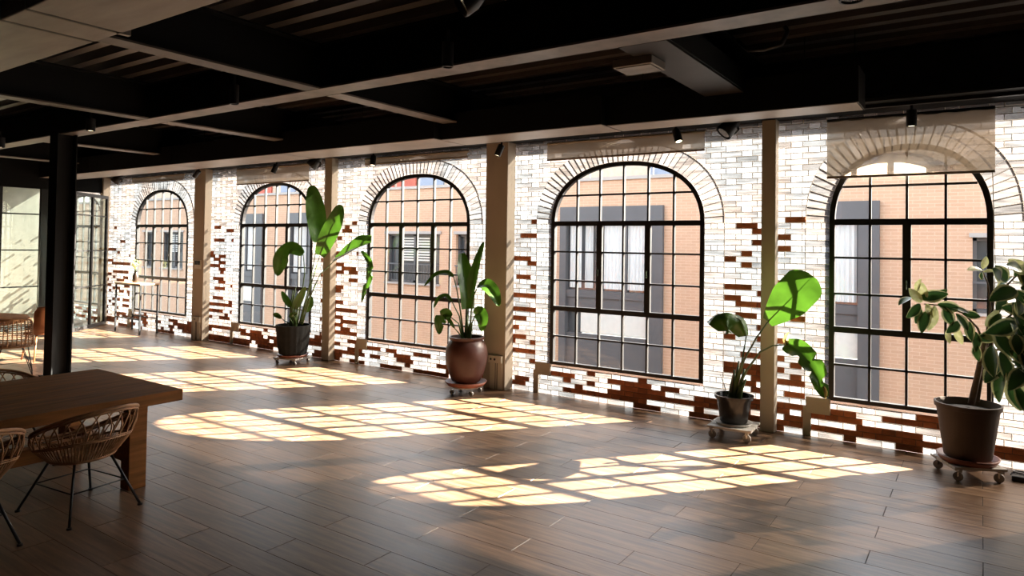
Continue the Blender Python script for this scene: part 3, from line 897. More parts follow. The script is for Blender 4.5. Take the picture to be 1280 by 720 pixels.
MB().tube([(-2.5, 3.27, 3.52), (-2.5, 3.27, 3.97)], .012, 6).build('stem', M_black, pf)

# blinds
bl = [(5, 2.75, 'long beige roller blind lowered over the top of the right window'), (4, 3.13, 'short beige roller blind above the widest window'), (3, 3.255, 'short beige roller blind above the middle window, nearly rolled up'),
      (2, 3.06, 'beige roller blind above the second window from the left'), (1, 3.25, 'beige roller blind above the leftmost window')]
for wi, zb, lb in bl:
    wx, ww, nc = WINS[wi]
    x0, x1 = wx - .005 + (.03 if wi < 4 else 0), wx + ww + .01 + (.03 if wi < 5 else 0); yb = D - .14
    r = thing('roller_blind', lb, 'blind', ((x0+x1)/2, yb, 3.36), 'beige roller blinds over the windows')
    MB().tube([(x0, yb + .015, 3.345), (x1, yb + .015, 3.345)], .020, 10).build('roller_tube', M_plaster if wi != 5 else M_black, r, smooth=True)
    nseg = 24; vs = []; fs = []
    for k in range(nseg + 1):
        x = x0 + (x1 - x0)*k/nseg
        for q, z in enumerate((3.34, (3.34 + zb)/2, zb)):
            vs.append((x, yb + .003*math.sin(k*1.7 + q), z))
    for k in range(nseg):
        for q in (0, 1): fs.append((k*3+q, k*3+3+q, k*3+4+q, k*3+1+q))
    MB().add(vs, fs).build('fabric', M_blind, r, smooth=True)
    MB().box(x0, yb - .008, zb - .012, x1, yb + .008, zb + .012).build('bottom_bar', mat('blind_bar_%d' % wi, (.30,.23,.17), .6), r, bevel=.003)
    if wi == 5:
        MB().tube([(x1 - .02, yb, zb), (x1 - .0, yb, 1.9), (x1 - .03, yb + .02, .55)], .004, 5).build('pull_cord', M_plaster, r)
# sagging cable at the right end
mb = MB(); pts = []
for k in range(31):
    x = .3 + k*.05; pts.append((x, D - .05, 3.34 - .03*math.sin(k/30*PI)))
tag(mb.tube(pts, .008, 5).build('ceiling_cable', M_black), 'thin black cable sagging at the top right of the window wall', 'cable')
# ------------------------------------------------------------------ outside: the building across the street
YF = 16.9
ab = thing('apartment_building', 'tan brick apartment building across the street', 'building', (-12, YF, -3.5))
holes = []   # (x0, x1, z0, z1)
bays = [(-9.87, -6.80), (-4.90, -1.83), (-22.04, -18.97), (-27.0, -23.56)]
plain = [(-16.8, -14.42, .68, 2.30), (-13.75, -11.6, .68, 2.30), (-.15, 2.0, .75, 2.29), (-32.8, -31.7, .7, 2.33), (-31.2, -29.4, .7, 2.33), (-36.6, -34.5, .7, 2.33)]
holes = [(a_, b_, -1.35, 3.08) for a_, b_ in bays] + plain
holes.sort()
mb = MB()
X0, X1, ZB, ZP = -45, 14, -3.5, 3.80
x = X0
for (a_, b_, z0, z1) in holes:
    mb.box(x, YF, ZB, a_, YF + .35, ZP); mb.box(a_, YF, ZB, b_, YF + .35, z0); mb.box(a_, YF, z1, b_, YF + .35, ZP); x = b_
mb.box(x, YF, ZB, X1, YF + .35, ZP)
mb.build('wall', M_farbrick, ab)
MB().box(X0, YF - .06, ZP, X1, YF + .42, ZP + .09).build('parapet_coping', M_coping, ab)
for a_, b_ in bays:
    f = MB()
    f.box(a_, YF - .12, 2.62, b_, YF + .12, 3.08); f.box(a_, YF - .12, -1.35, a_ + .20, YF + .12, 2.62); f.box(b_ - .42, YF - .12, -1.35, b_, YF + .12, 2.62)
    f.box(a_ + .2, YF - .02, -1.35, b_ - .42, YF + .12, -.44); f.box(a_ + .2, YF - .06, .56, b_ - .42, YF + .1, .76)
    bay = f.build('bay_frame', M_bay, ab)
    xi0, xi1 = a_ + .20, b_ - .42; w3 = (xi1 - xi0)
    MB().box(xi0, YF + .08, .76, xi1, YF + .10, 2.62).build('pane', M_glassfar, bay)
    nf = 22
    for s0, s1 in ((xi0 + .06, xi0 + w3*.17), (xi0 + w3*.22, xi0 + w3*.32), (xi0 + w3*.46, xi0 + w3*.70), (xi0 + w3*.75, xi1 - .04)):
        vs = []; fs = []
        for k in range(nf + 1):
            xx = s0 + (s1 - s0)*k/nf
            for z in (.82, 2.58): vs.append((xx, YF + .04 + .02*math.sin(k*1.5), z))
        for k in range(nf): fs.append((2*k, 2*k+2, 2*k+3, 2*k+1))
        MB().add(vs, fs).build('curtain', M_curtain, bay)
    for xx in (xi0 + w3*.42, xi0 + w3*.725): MB().box(xx - .05, YF - .02, .76, xx + .05, YF + .1, 2.62).build('bay_mullion', M_bay, bay)
    MB().box(xi0 + .45, YF - .01, -.40, xi1, YF + .1, .16).build('pale_panel', M_bayw, bay)
    MB().box(xi0, YF - .02, .16, xi1, YF + .1, .56).build('apron_panel', M_bay, bay)
    MB().box(xi0 + .05, YF + .02, .60, xi1, YF + .05, .66).build('sill_strip', M_farbrick, bay)
    MB().box(xi0, YF + .08, -.44, xi0 + .45, YF + .1, .16).build('lower_pane', M_glassfar, bay)
for n_, (a_, b_, z0, z1) in enumerate(plain):
    f = MB(); t = .07
    f.box(a_, YF + .12, z0, a_ + t, YF + .2, z1); f.box(b_ - t, YF + .12, z0, b_, YF + .2, z1); f.box(a_, YF + .12, z0, b_, YF + .2, z0 + t); f.box(a_, YF + .12, z1 - t, b_, YF + .2, z1)
    f.box((a_+b_)/2 - .04, YF + .12, z0, (a_+b_)/2 + .04, YF + .2, z1)
    wn_ = f.build('window', M_bay, ab)
    MB().box(a_, YF + .22, z0, b_, YF + .24, z1).build('pane', M_glassfar, wn_)
    nsl = 9
    for k in range(nsl):
        zz_ = z1 - .12 - k*(z1 - z0)*.5/nsl
        MB().box(a_ + .5, YF + .14, zz_ - .05, b_ - .55, YF + .16, zz_).build('blind_slat', M_bayw, wn_)
    MB().box(a_ - .06, YF - .05, z1 + .0, b_ + .06, YF + .02, z1 + .09).build('lintel', M_coping, wn_)
    MB().box(a_ - .04, YF - .07, z0 - .06, b_ + .04, YF + .1, z0).build('sill', M_coping, wn_)
    for k in range(int((b_-a_)/.12)):
        MB().tube([(a_ + .06 + k*.12, YF - .03, z0 + .02), (a_ + .06 + k*.12, YF - .03, z0 + .62)], .008, 4).build('rail_bar', M_bay, wn_) if n_ in (0, 1) else None
    if n_ in (0, 1, 2):
        MB().box(a_, YF - .05, z0 + .60, b_, YF - .02, z0 + .64).build('hand_rail', M_bay, wn_)
# set-back storey
YS = YF + 3.0
MB().box(X0, YS, 3.3, X1, YS + .3, 5.9).build('upper_wall', M_tanext, ab)
MB().box(X0, YF + .35, 3.2, X1, YS, 3.3).build('terrace', M_coping, ab)
for k, (xa, xb, mm) in enumerate(((-20.6, -19.4, M_redext), (-19.2, -18.2, M_redext), (-18.0, -16.8, M_blueext), (-16.3, -15.0, M_blueext), (-30.5, -28.9, M_redext), (-28.5, -27.2, M_redext), (-26.5, -25.5, M_blueext), (-8.5, -7.2, M_blueext), (-3.2, -2.2, M_blueext))):
    MB().box(xa, YS - .08, 3.5, xb, YS - .01, 5.0).build('shutter', mm, ab)
for x in (-9.1, -7.2, -12.0): MB().tube([(x, YF + .2, 3.88), (x, YF + .2, 4.4)], .02, 6).build('rail_post', M_coping, ab)
st = MB().box(-60, D + .4, -3.7, 30, YF, -3.5).build('street', M_paver)
tag(st, 'grey street pavement below between the two buildings', None, None, 'structure')

# ------------------------------------------------------------------ wooden table
TBL = thing('dining_table', 'long heavy wooden trestle table in the left foreground', 'table', (-6.18, 1.9, 0))
for k in range(6):
    xa = -6.93 + k*.245; MB().box(xa + .0008, .45, .67, xa + .2442, 3.17 + .0*k, .76).build('board', M_table, TBL, bevel=.004)
for xx, yy in ((-5.635, 2.87), (-6.755, 2.87), (-5.635, .85), (-6.755, .85)):
    MB().box(xx - .065, yy - .07, 0, xx + .065, yy + .07, .60).build('leg', M_table, TBL, bevel=.006)
for yy in (2.87, .85):
    MB().box(-6.85, yy - .055, .60, -5.54, yy + .055, .67).build('top_rail', M_table, TBL, bevel=.005)
    MB().box(-6.69, yy - .045, .20, -5.70, yy + .045, .32).build('foot_rail', M_table, TBL, bevel=.005)
MB().box(-6.24, .90, .22, -6.14, 2.82, .34).build('stretcher', M_table, TBL, bevel=.005)

# ------------------------------------------------------------------ rattan tub chairs
def tub_chair(loc, label, rz):
    """open side faces -x before turning"""
    r = thing('rattan_armchair', label, 'chair', (0, 0, 0), 'rattan tub armchairs at the wooden table')
    def rim(t):
        q = (1 + math.cos(t)) / 2
        return Vector(((.30 + .07*q) * math.cos(t) + .03, .335 * math.sin(t), .50 + .29 * q))
    def bot(t): return Vector((.205*math.cos(t), .225*math.sin(t), .40))
    def wall_(t, u):
        a_, b_ = bot(t), rim(t)
        p = a_.lerp(b_, u); out = Vector((math.cos(t), math.sin(t), 0)) * .045 * math.sin(PI*u)
        return p + out
    n = 60
    MB().tube([rim(2*PI*k/n) for k in range(n)], .0125, 8, closed=True).build('rim', M_rattan, r, smooth=True)
    MB().tube([rim(2*PI*k/n) + Vector((0, 0, -.022)) for k in range(n)], .008, 6, closed=True).build('rim', M_rattan, r, smooth=True)
    MB().tube([bot(2*PI*k/n) for k in range(n)], .010, 6, closed=True).build('seat_ring', M_rattan, r, smooth=True)
    MB().tube([wall_(2*PI*k/n, .40) for k in range(n)], .006, 5, closed=True).build('band', M_rattan, r, smooth=True)
    MB().tube([wall_(2*PI*k/n, .44) for k in range(n)], .006, 5, closed=True).build('band', M_rattan, r, smooth=True)
    mb = MB()
    for k in range(84):
        t = 2*PI*k/84
        mb.tube([wall_(t, u) for u in (0, .1, .2, .3, .4)], .0048, 4, cap=False)
    mb.build('lower_rods', M_rattan, r, smooth=True)
    mb = MB()
    nl = 26
    for k in range(nl):
        t0 = 2*PI*k/nl; w = 2*PI/nl*1.0
        pts = []
        for q in range(13):
            s = q / 12; ang_ = t0 - w + 2*w*s
            pts.append(wall_(ang_, .42 + .54 * math.sin(PI*s) ** .6))
        mb.tube(pts, .0055, 4, cap=False)
    mb.build('upper_loops', M_rattan, r, smooth=True)
    # woven seat disc
    mb = MB()
    for k in range(1, 9):
        rr = k/8*.97
        mb.tube([Vector((.205*rr*math.cos(2*PI*j/28), .225*rr*math.sin(2*PI*j/28), .395 - .012*(1-rr))) for j in range(28)], .012, 5, closed=True)
    mb.build('seat', M_rattan, r, smooth=True)
    feet = [(-.32, -.26), (.32, -.26), (-.31, .26), (.31, .26)]
    tops = [(-.14, -.13), (.14, -.13), (-.14, .13), (.14, .13)]
    for (fx, fy), (tx, ty) in zip(feet, tops):
        lg = MB().tube([(tx, ty, .39), (fx, fy, .012)], .0095, 8).build('leg', M_black, r, smooth=True)
        MB().lathe([(0, 0), (.018, 0), (.016, .014), (0, .016)], (fx, fy, 0), 12).build('foot_pad', M_black, lg)
    def lp(i, z): 
        f, t = feet[i], tops[i]; u = z/.39
        return (f[0] + (t[0]-f[0])*u, f[1] + (t[1]-f[1])*u, z)
    mb = MB()
    for i_, j_ in ((0,1),(1,3),(3,2),(2,0)): mb.tube([lp(i_, .20), lp(j_, .20)], .005, 6)
    mb.build('stretcher', M_black, r, smooth=True)
    mb = MB(); mb.tube([(.15*math.cos(2*PI*k/20), .14*math.sin(2*PI*k/20), .385) for k in range(20)], .008, 6, closed=True)
    mb.build('seat_frame', M_black, r)
    r.location = loc; r.rotation_euler = (0, 0, rz)
    return r
ch1 = tub_chair((-5.50, 2.42, 0), 'rattan tub armchair tucked at the near side of the wooden table by its end', .12)
ch2 = copy_tree(ch1, (-5.46, 1.66, 0), 'rattan tub armchair cut by the left picture edge, nearest the viewer', -.05)
ch3 = copy_tree(ch1, (-7.02, 2.46, 0), 'rattan tub armchair behind the wooden table, only its rim in view', PI + .05)

# ------------------------------------------------------------------ round table and its chairs at the left
RTc = Vector((-12.62, 3.76, 0))
rt = thing('round_table', 'round wooden table at the left picture edge beyond the rattan chair', 'table', RTc)
MB().lathe([(0, .70), (.86, .70), (.90, .715), (.90, .755), (.885, .765), (0, .765)], RTc, 48).build('tabletop', M_table, rt, smooth=True, auto=True)
MB().lathe([(0, 0), (.32, 0), (.32, .02), (.06, .05), (.05, .35), (.07, .66), (.2, .70), (0, .70)], RTc, 24).build('pedestal', M_black, rt, smooth=True, auto=True)
def dining_rattan(loc, rz):
    r = thing('rattan_chair', 'rattan chair with a woven back and black wire legs beside the black post', 'chair', (0,0,0))
    # seat shell and back, open to -x
    def P(t, z):
        q = (z - .44) / .40
        rr = .23 + .05*q
        return Vector((.02 + rr*math.cos(t) + .06*q, (.25 + .0*q)*math.sin(t)*(1 - .12*q), z))
    mb = MB()
    for k in range(13):
        t = -1.35 + 2.7*k/12
        zt = .84 - .05*abs(t/1.35)**3
        mb.tube([P(t, .43), P(t, .55), P(t, .70), P(t, zt)], .0075, 5)
    mb.build('back_rods', M_rattan, r, smooth=True)
    mb = MB()
    for j in range(11):
        z = .52 + j*.03
        mb.tube([P(-1.35 + 2.7*k/14, z) for k in range(15)], .0065, 4)
    mb.build('back_weave', M_rattan, r, smooth=True)
    MB().tube([P(-1.45, .43)] + [P(-1.42, z) for z in (.55, .68, .76)] + [P(-1.35 + 2.7*k/14, .84 - .05*abs((-1.35+2.7*k/14)/1.35)**3) for k in range(15)] + [P(1.42, z) for z in (.76, .68, .55)] + [P(1.45, .43)], .013, 7).build('back_frame', M_rattan, r, smooth=True)
    mb = MB()
    for k in range(1, 9):
        rr = k/8
        mb.tube([Vector((-.0 + .25*rr*math.cos(2*PI*j/24), .25*rr*math.sin(2*PI*j/24), .435)) for j in range(24)], .015, 5, closed=True)
    mb.build('seat', M_rattan, r, smooth=True)
    for fx, fy in ((-.25, -.25), (.27, -.25), (-.25, .25), (.27, .25)):
        lg = MB()
        for d in (-.035, .035):
            lg.tube([(fx*.6 + d, fy*.6 - d, .42), (fx, fy, .006)], .006, 6)
        lg.build('leg', M_black, r, smooth=True)
    mb = MB()
    for a_, b_ in (((-.2, -.2), (.22, -.2)), ((.22, -.2), (.22, .2)), ((.22, .2), (-.2, .2)), ((-.2, .2), (-.2, -.2))): mb.tube([(*a_, .21), (*b_, .21)], .005, 5)
    mb.build('stretcher', M_black, r)
    r.location = loc; r.rotation_euler = (0, 0, rz)
dining_rattan((-11.52, 4.10, 0), -.35)
wc = thing('wooden_chair', 'brown bentwood chair with a solid curved back left of the post', 'chair', (0,0,0))
n = 12; vs = []; fs = []
for th, off in ((0, 0), (1, .014)):
    for k in range(n + 1):
        t = -.9 + 1.8*k/n
        for z in (.45, .62, .80, .90):
            vs.append(((.24 + off + .10*(z - .45))*math.cos(t), .25*math.sin(t)*(1.0 - .25*(z > .85)), z - (.03*abs(t) if z > .85 else 0)))
m_ = (n + 1)*4
for k in range(n):
    for q in range(3):
        a_ = k*4 + q
        fs += [(a_, a_+4, a_+5, a_+1), (m_+a_, m_+a_+1, m_+a_+5, m_+a_+4)]
for k in range(n): fs += [(k*4, m_+k*4, m_+k*4+4, k*4+4), (k*4+3, k*4+7, m_+k*4+7, m_+k*4+3)]
MB().add(vs, fs).build('backrest', M_chairwood, wc, smooth=True)
MB().lathe([(0, .43), (.24, .43), (.25, .445), (.24, .46), (0, .46)], (0,0,0), 24).build('seat', M_chairwood, wc, smooth=True)
for fx, fy in ((-.2, -.2), (.22, -.2), (-.2, .2), (.22, .2)):
    MB().tube([(fx*.75, fy*.75, .43), (fx, fy, 0)], [.016, .011], 8).build('leg', M_chairwood, wc, smooth=True)
wc.location = (-12.70, 4.93, 0); wc.rotation_euler = (0, 0, .05)

# ------------------------------------------------------------------ bar table with vase by the leftmost window
bt = thing('bar_table', 'tall narrow bar table with thin black legs at the leftmost window', 'table', (-15.17, 7.58, 0))
MB().box(-15.50, 7.38, 1.03, -14.42, 7.80, 1.06).build('tabletop', mat('oak_top', (.42,.24,.12), .5, noise=.2), bt, bevel=.004)
for x in (-15.47, -14.45):
    for y in (7.41, 7.77):
        MB().box(x - .015, y - .015, 0, x + .015, y + .015, 1.03).build('leg', M_black, bt)
for y in (7.41, 7.77): MB().box(-15.455, y - .01, .30, -14.465, y + .01, .325).build('foot_rail', M_black, bt)
for y in (7.41, 7.77): MB().box(-15.455, y - .012, 1.005, -14.465, y + .012, 1.03).build('top_rail', M_black, bt)
vz = thing('vase', 'dark bottle vase holding a small leafy sprig on the bar table', 'vase', (-15.08, 7.62, 1.06))
MB().lathe([(0, 0), (.055, 0), (.062, .03), (.06, .14), (.035, .2), (.028, .24), (.0, .24)], (-15.08, 7.62, 1.06), 20).build('bottle', M_bottle, vz, smooth=True)

# ------------------------------------------------------------------ plants
def leaf_mb(path, w, face, fold=.25, wav=.0, tears=(), prof=None, ns=None, twist=0.0):
    """a blade swept along path (world points); face: the way its upper side looks; w: half width"""
    pts = [Vector(p) for p in path]
    # smooth the path
    def cr(p0, p1, p2, p3, t):
        return .5*((2*p1) + (-p0+p2)*t + (2*p0-5*p1+4*p2-p3)*t*t + (-p0+3*p1-3*p2+p3)*t**3)
    seg = ns or 6; sm = []
    for i in range(len(pts)-1):
        p0 = pts[max(i-1,0)]; p3 = pts[min(i+2, len(pts)-1)]
        for q in range(seg): sm.append(cr(p0, pts[i], pts[i+1], p3, q/seg))
    sm.append(pts[-1])
    n = len(sm) - 1
    face = Vector(face).normalized()
    vs = []; uv = []; CR = 6
    for i, p in enumerate(sm):
        u = i / n
        t = (sm[min(i+1, n)] - sm[max(i-1, 0)]).normalized()
        side = t.cross(face)
        if side.length < 1e-4: side = t.orthogonal()
        side.normalize(); nrm = side.cross(t)
        if twist: 
            Rm = Matrix.Rotation(twist*u, 3, t); side = Rm @ side; nrm = Rm @ nrm
        pr = prof(u) if prof else math.sin(PI * min(1, u*.97 + .03)) ** .62 * (1 - .25*u)
        for k in range(CR + 1):
            s = k / CR * 2 - 1
            ww = w * pr
            for (tu, tsd, td) in tears:
                if s*tsd > .2 and abs(u - tu) < .035: ww *= (1 - td*abs(s))
            off = side * (s*ww) + nrm * (abs(s)*ww*fold) + nrm * (wav*w*math.sin(u*17 + s*3)*abs(s)) - t*(.10*ww*abs(s)*0)
            vs.append(p + off); uv.append((k/CR, u))
    fs = [(i*(CR+1)+k, i*(CR+1)+k+1, (i+1)*(CR+1)+k+1, (i+1)*(CR+1)+k) for i in range(n) for k in range(CR)]
    mb = MB(); mb.add(vs, fs); mb.uv = uv
    return mb
CAMV = Vector((0, 0, H))
def paddle(root, Y, blade, w, fold=.25, petiole=None, wav=.04, tears=(), yoff=None, tilt=(0,0,0), m=None, prof=None, rr=(.013, .006), lab=None):
    """blade: list of (px, py, dy): where the photo shows the midrib, dy = how far it stands from the plant's own plane"""
    pts = [at(a_, b_, Y + c_) for a_, b_, c_ in blade]
    face = (CAMV - pts[len(pts)//2]).normalized() + Vector(tilt)
    lf = leaf_mb(pts, w, face, fold, wav, tears, prof).build('leaf', m or M_leaf, root, smooth=True)
    lf['label'] = lab if lab else ''
    if not lab: del lf['label']
    # midrib
    MB().tube([p - face.normalized()*0.002 for p in pts], [rr[1]*(1 - .8*i/(len(pts)-1)) for i in range(len(pts))], 5).build('midrib', M_stem, lf, smooth=True)
    if petiole:
        pp = [at(a_, b_, Y + c_) for a_, b_, c_ in petiole] + [pts[0]]
        k = len(pp)
        MB().tube(pp, [rr[0] + (rr[1]-rr[0])*i/(k-1) for i in range(k)], 7).build('stalk', M_stem, root, smooth=True)
    return lf
def dolly(root, c, s, zt, m, round_=False, rot=.25):
    """low plant dolly on four casters; c centre, s half size, zt deck height"""
    c = Vector(c); R = Matrix.Rotation(rot, 3, 'Z')
    if round_:
        MB().lathe([(0, zt - .02), (s, zt - .02), (s, zt), (0, zt)], c, 28).build('dolly_deck', m, root)
    else:
        for k in range(4):
            o_ = -s + (k + .5)*2*s/4
            MB().cbox(c + R @ Vector((0, o_, zt - .011)), 2*s, 2*s/4 - .012, .022, rot).build('dolly_slat', m, root)
        for k in (-1, 1): MB().cbox(c + R @ Vector((k*s*.8, 0, zt - .032)), .03, 2*s, .02, rot).build('dolly_batten', m, root)
    for sx in (-1, 1):
        for sy in (-1, 1):
            q = c + R @ Vector((sx*s*.78, sy*s*.78, 0)) * (.9 if round_ else 1)
            rw = (zt - .04)*.5*.9
            w = MB().lathe([(0, -.011), (rw, -.011), (rw, .011), (0, .011)], (q.x, q.y, rw), 16, Matrix.Rotation(PI/2, 3, 'X')).build('caster', M_caster, root)
            MB().box(q.x - .006, q.y - .02, rw, q.x + .006, q.y + .02, zt - .04).build('caster_fork', M_chrome, w)

# -- charcoal pot, left
Y1 = 7.30
p1 = thing('potted_plant', 'tallest paddle-leaf plant in a ribbed charcoal pot, between the two left windows', 'plant', (-9.35, Y1, 0))
C1 = Vector((-9.35, Y1, 0))
MB().lathe([(0, .135), (.17, .135), (.215, .16), (.245, .30), (.262, .50), (.275, .60), (.275, .625), (.25, .625), (.245, .56), (0, .56)], C1, 72, ribs=36, ribd=.02).build('pot', M_charpot, p1, smooth=True, auto=True)
MB().lathe([(0, .562), (.24, .562), (.0, .585)], C1, 24).build('soil', M_soil, p1)
MB().lathe([(0, .105), (.22, .105), (.255, .15), (.245, .15), (.21, .12), (0, .12)], C1, 32).build('saucer', M_saucer, p1, smooth=True)
dolly(p1, C1, .22, .105, M_caster)
base = (371, 404)
paddle(p1, Y1, [(397, 303, -.05), (396, 280, -.05), (393, 255, -.03), (390, 232, 0)], .155, .22, [(374, 405, 0), (386, 360, -.02)], tilt=(.3, 0, 0), prof=lambda u: math.sin(PI*min(1, u*.93+.06))**.55)
paddle(p1, Y1, [(400, 319, -.1), (409, 298, -.12), (419, 277, -.12), (426, 256, -.1)], .135, .3, [(376, 405, -.02), (389, 355, -.06)], tilt=(-.2, .1, .1), prof=lambda u: math.sin(PI*min(1, u*.9+.09))**.5)
paddle(p1, Y1, [(418, 326, -.2), (432, 318, -.22), (448, 309, -.22), (464, 303, -.2)], .17, .5, [(378, 405, -.02), (388, 370, -.06), (400, 343, -.14)], tilt=(0, 0, 1.1), prof=lambda u: min(1, .45 + u*1.2) * (1 - max(0, u - .75)*1.8))
paddle(p1, Y1, [(452, 314, -.2), (461, 326, -.2), (462, 345, -.2), (456, 362, -.2), (452, 378, -.2)], .055, .4, tears=((.3, 1, .7), (.45, -1, .7), (.6, 1, .8), (.75, -1, .7)), wav=.25)
paddle(p1, Y1, [(379, 318, .0), (366, 312, -.08), (355, 319, -.12), (349, 333, -.14), (347, 345, -.15)], .155, .35, [(372, 405, 0), (377, 370, 0), (381, 340, 0)], tilt=(0, 0, .5), wav=.08)
paddle(p1, Y1, [(364, 384, -.1), (358, 375, -.12), (352, 364, -.14)], .06, .4, [(370, 405, -.05)])
paddle(p1, Y1, [(368, 386, -.06), (374, 374, -.05), (382, 358, -.05)], .075, .35, [(370, 405, -.03)])
paddle(p1, Y1, [(352, 398, -.1), (346, 394, -.1), (341, 393, -.1)], .045, .3, [(364, 405, -.05), (357, 402, -.1)])
paddle(p1, Y1, [(382, 390, .06), (387, 380, .07), (389, 370, .08)], .07, .3, [(376, 405, 0)])
paddle(p1, Y1, [(362, 397, -.1), (366, 393, -.12), (372, 392, -.13)], .04, .3, [(366, 405, -.05)])
for k in range(6):
    a_ = k*1.05
    MB().tube([C1 + Vector((.04*math.cos(a_), .04*math.sin(a_), .56)), C1 + Vector((.05*math.cos(a_) + .0, .05*math.sin(a_), .75 + .05*k)), C1 + Vector((.07*math.cos(a_) + .05, .04*math.sin(a_), .95 + .06*k))], [.022, .017, .007], 7).build('sheath', M_stem, p1, smooth=True)

# -- terracotta urn, middle
Y2 = 7.27
C2 = Vector((-5.70, Y2, 0))
p2 = thing('potted_plant', 'young paddle-leaf plant in a round terracotta urn before the wide column', 'plant', C2)
MB().lathe([(0, .155), (.165, .155), (.19, .17), (.235, .27), (.275, .42), (.285, .52), (.27, .62), (.235, .69), (.215, .71), (.235, .73), (.238, .755), (.215, .757), (.205, .72), (.2, .68), (0, .68)], C2, 48).build('urn', M_terra, p2, smooth=True, auto=True)
MB().lathe([(0, .69), (.2, .69), (0, .71)], C2, 24).build('soil', M_soil, p2)
MB().lathe([(0, .11), (.24, .11), (.285, .165), (.272, .168), (.235, .128), (0, .128)], C2, 36).build('saucer', M_saucer, p2, smooth=True)
dolly(p2, C2, .20, .108, M_caster, True)
paddle(p2, Y2, [(584, 386, -.02), (583, 362, -.03), (580, 338, -.03), (577, 317, 0)], .115, .45, [(583, 424, 0), (584, 405, 0)], tilt=(.4, 0, 0), prof=lambda u: min(1, .75+u*.4) * (1 - max(0, u-.6)*1.6))
paddle(p2, Y2, [(588, 374, -.06), (593, 346, -.07), (599, 322, -.05), (605, 302, .0)], .085, .55, tilt=(-.5, 0, 0), prof=lambda u: (1-u)**.5 * min(1, .35 + u*2.5))
paddle(p2, Y2, [(567, 346, -.1), (558, 341, -.12), (544, 344, -.15), (530, 358, -.18)], .05, .3, [(580, 424, -.02), (575, 385, -.05), (571, 362, -.08)], tilt=(0, 0, .9))
paddle(p2, Y2, [(565, 377, -.15), (557, 370, -.17), (548, 374, -.2), (542, 385, -.2)], .045, .3, [(579, 424, -.03), (574, 395, -.1)], tilt=(0, 0, .9))
paddle(p2, Y2, [(564, 397, -.2), (557, 394, -.22), (550, 402, -.24), (549, 418, -.24)], .10, .35, [(578, 424, -.04), (573, 404, -.14)], tilt=(0, 0, .3), tears=((.5, 1, .5), (.7, -1, .5)), wav=.2)
paddle(p2, Y2, [(598, 356, -.1), (608, 357, -.14), (617, 367, -.17), (624, 383, -.18)], .11, .3, [(587, 424, 0), (589, 390, -.03), (593, 368, -.07)], tilt=(.5, -.2, .6))
paddle(p2, Y2, [(594, 394, -.12), (599, 391, -.15), (603, 400, -.17), (602, 414, -.17)], .10, .3, [(588, 424, -.04), (590, 404, -.08)], tilt=(0, 0, .2))
paddle(p2, Y2, [(568, 410, -.2), (560, 398, -.22), (552, 392, -.24)], .03, .3, [(580, 424, -.04)])
MB().tube([C2 + Vector((0, 0, .68)), C2 + Vector((0, 0, .85)), C2 + Vector((0, 0, 1.05))], [.045, .033, .015], 9).build('sheath', M_stem, p2, smooth=True)
MB().tube([C2 + Vector((.03, 0, .68)), C2 + Vector((.04, 0, .82)), C2 + Vector((.06, 0, .98))], [.03, .022, .01], 8).build('sheath', M_stem, p2, smooth=True)

# -- black pot
Y3 = 7.38
C3 = Vector((-2.17, Y3, 0))
p3 = thing('potted_plant', 'small three-leaf plant in a glossy black pot on a pale dolly', 'plant', C3)
MB().lathe([(0, .155), (.13, .155), (.14, .165), (.178, .40), (.20, .405), (.204, .44), (.185, .44), (.17, .385), (0, .385)], C3, 40).build('pot', M_blkpot, p3, smooth=True, auto=True)
MB().lathe([(0, .388), (.175, .388), (0, .41)], C3, 24).build('soil', M_soil, p3)
MB().lathe([(0, .135), (.175, .135), (.19, .158), (.18, .158), (.165, .145), (0, .145)], C3, 32).build('saucer', M_dollywood, p3, smooth=True)
dolly(p3, C3, .225, .132, M_dollywood, False, .05)
paddle(p3, Y3, [(960, 402, -.1), (978, 384, -.14), (1000, 362, -.16), (1016, 345, -.14)], .19, .30, [(919, 488, 0), (930, 450, -.02), (945, 423, -.06)], tilt=(-.55, 0, -.5), prof=lambda u: min(1, .30 + u*1.5) * (1 - max(0, u-.78)**1.5*7), wav=.03, rr=(.013, .007))
paddle(p3, Y3, [(933, 420, -.06), (926, 400, -.10), (911, 391, -.16), (896, 394, -.22), (886, 406, -.25)], .17, -.85, [(917, 488, 0), (927, 455, -.03)], tilt=(0, 0, 1.6), wav=.12, rr=(.013, .007), prof=lambda u: min(1, .35 + u*2.2) * (1 - max(0, u-.8)*2.2))
paddle(p3, Y3, [(982, 431, -.12), (996, 437, -.16), (1012, 452, -.18), (1023, 475, -.18), (1031, 497, -.18)], .105, .35, [(921, 488, 0), (934, 462, -.03), (950, 440, -.07), (966, 432, -.1)], tilt=(.4, 0, .1), tears=((.35, 1, .5), (.5, -1, .5), (.62, 1, .6), (.78, -1, .5)), wav=.16, prof=lambda u: math.sin(PI*min(1, u*.85+.13))**.6, rr=(.013, .006))
paddle(p3, Y3, [(984, 432, -.12), (982, 424, -.13), (986, 415, -.14)], .03, .4, m=M_leafdry, lab='small dry yellow leaf tip')
paddle(p3, Y3, [(1029, 483, -.18), (1032, 490, -.18), (1032, 499, -.18)], .02, .4, m=M_leafdry, lab='dry brown leaf tip')
for k, (dx, dy, top) in enumerate(((0, 0, .80), (.035, .01, .72), (-.03, .01, .70), (.05, -.02, .62))):
    MB().tube([C3 + Vector((dx, dy, .385)), C3 + Vector((dx*1.3 + .015, dy, .52)), C3 + Vector((dx*1.6 + .05, dy, top))], [.036, .026, .009], 8).build('sheath', M_stem, p3, smooth=True)
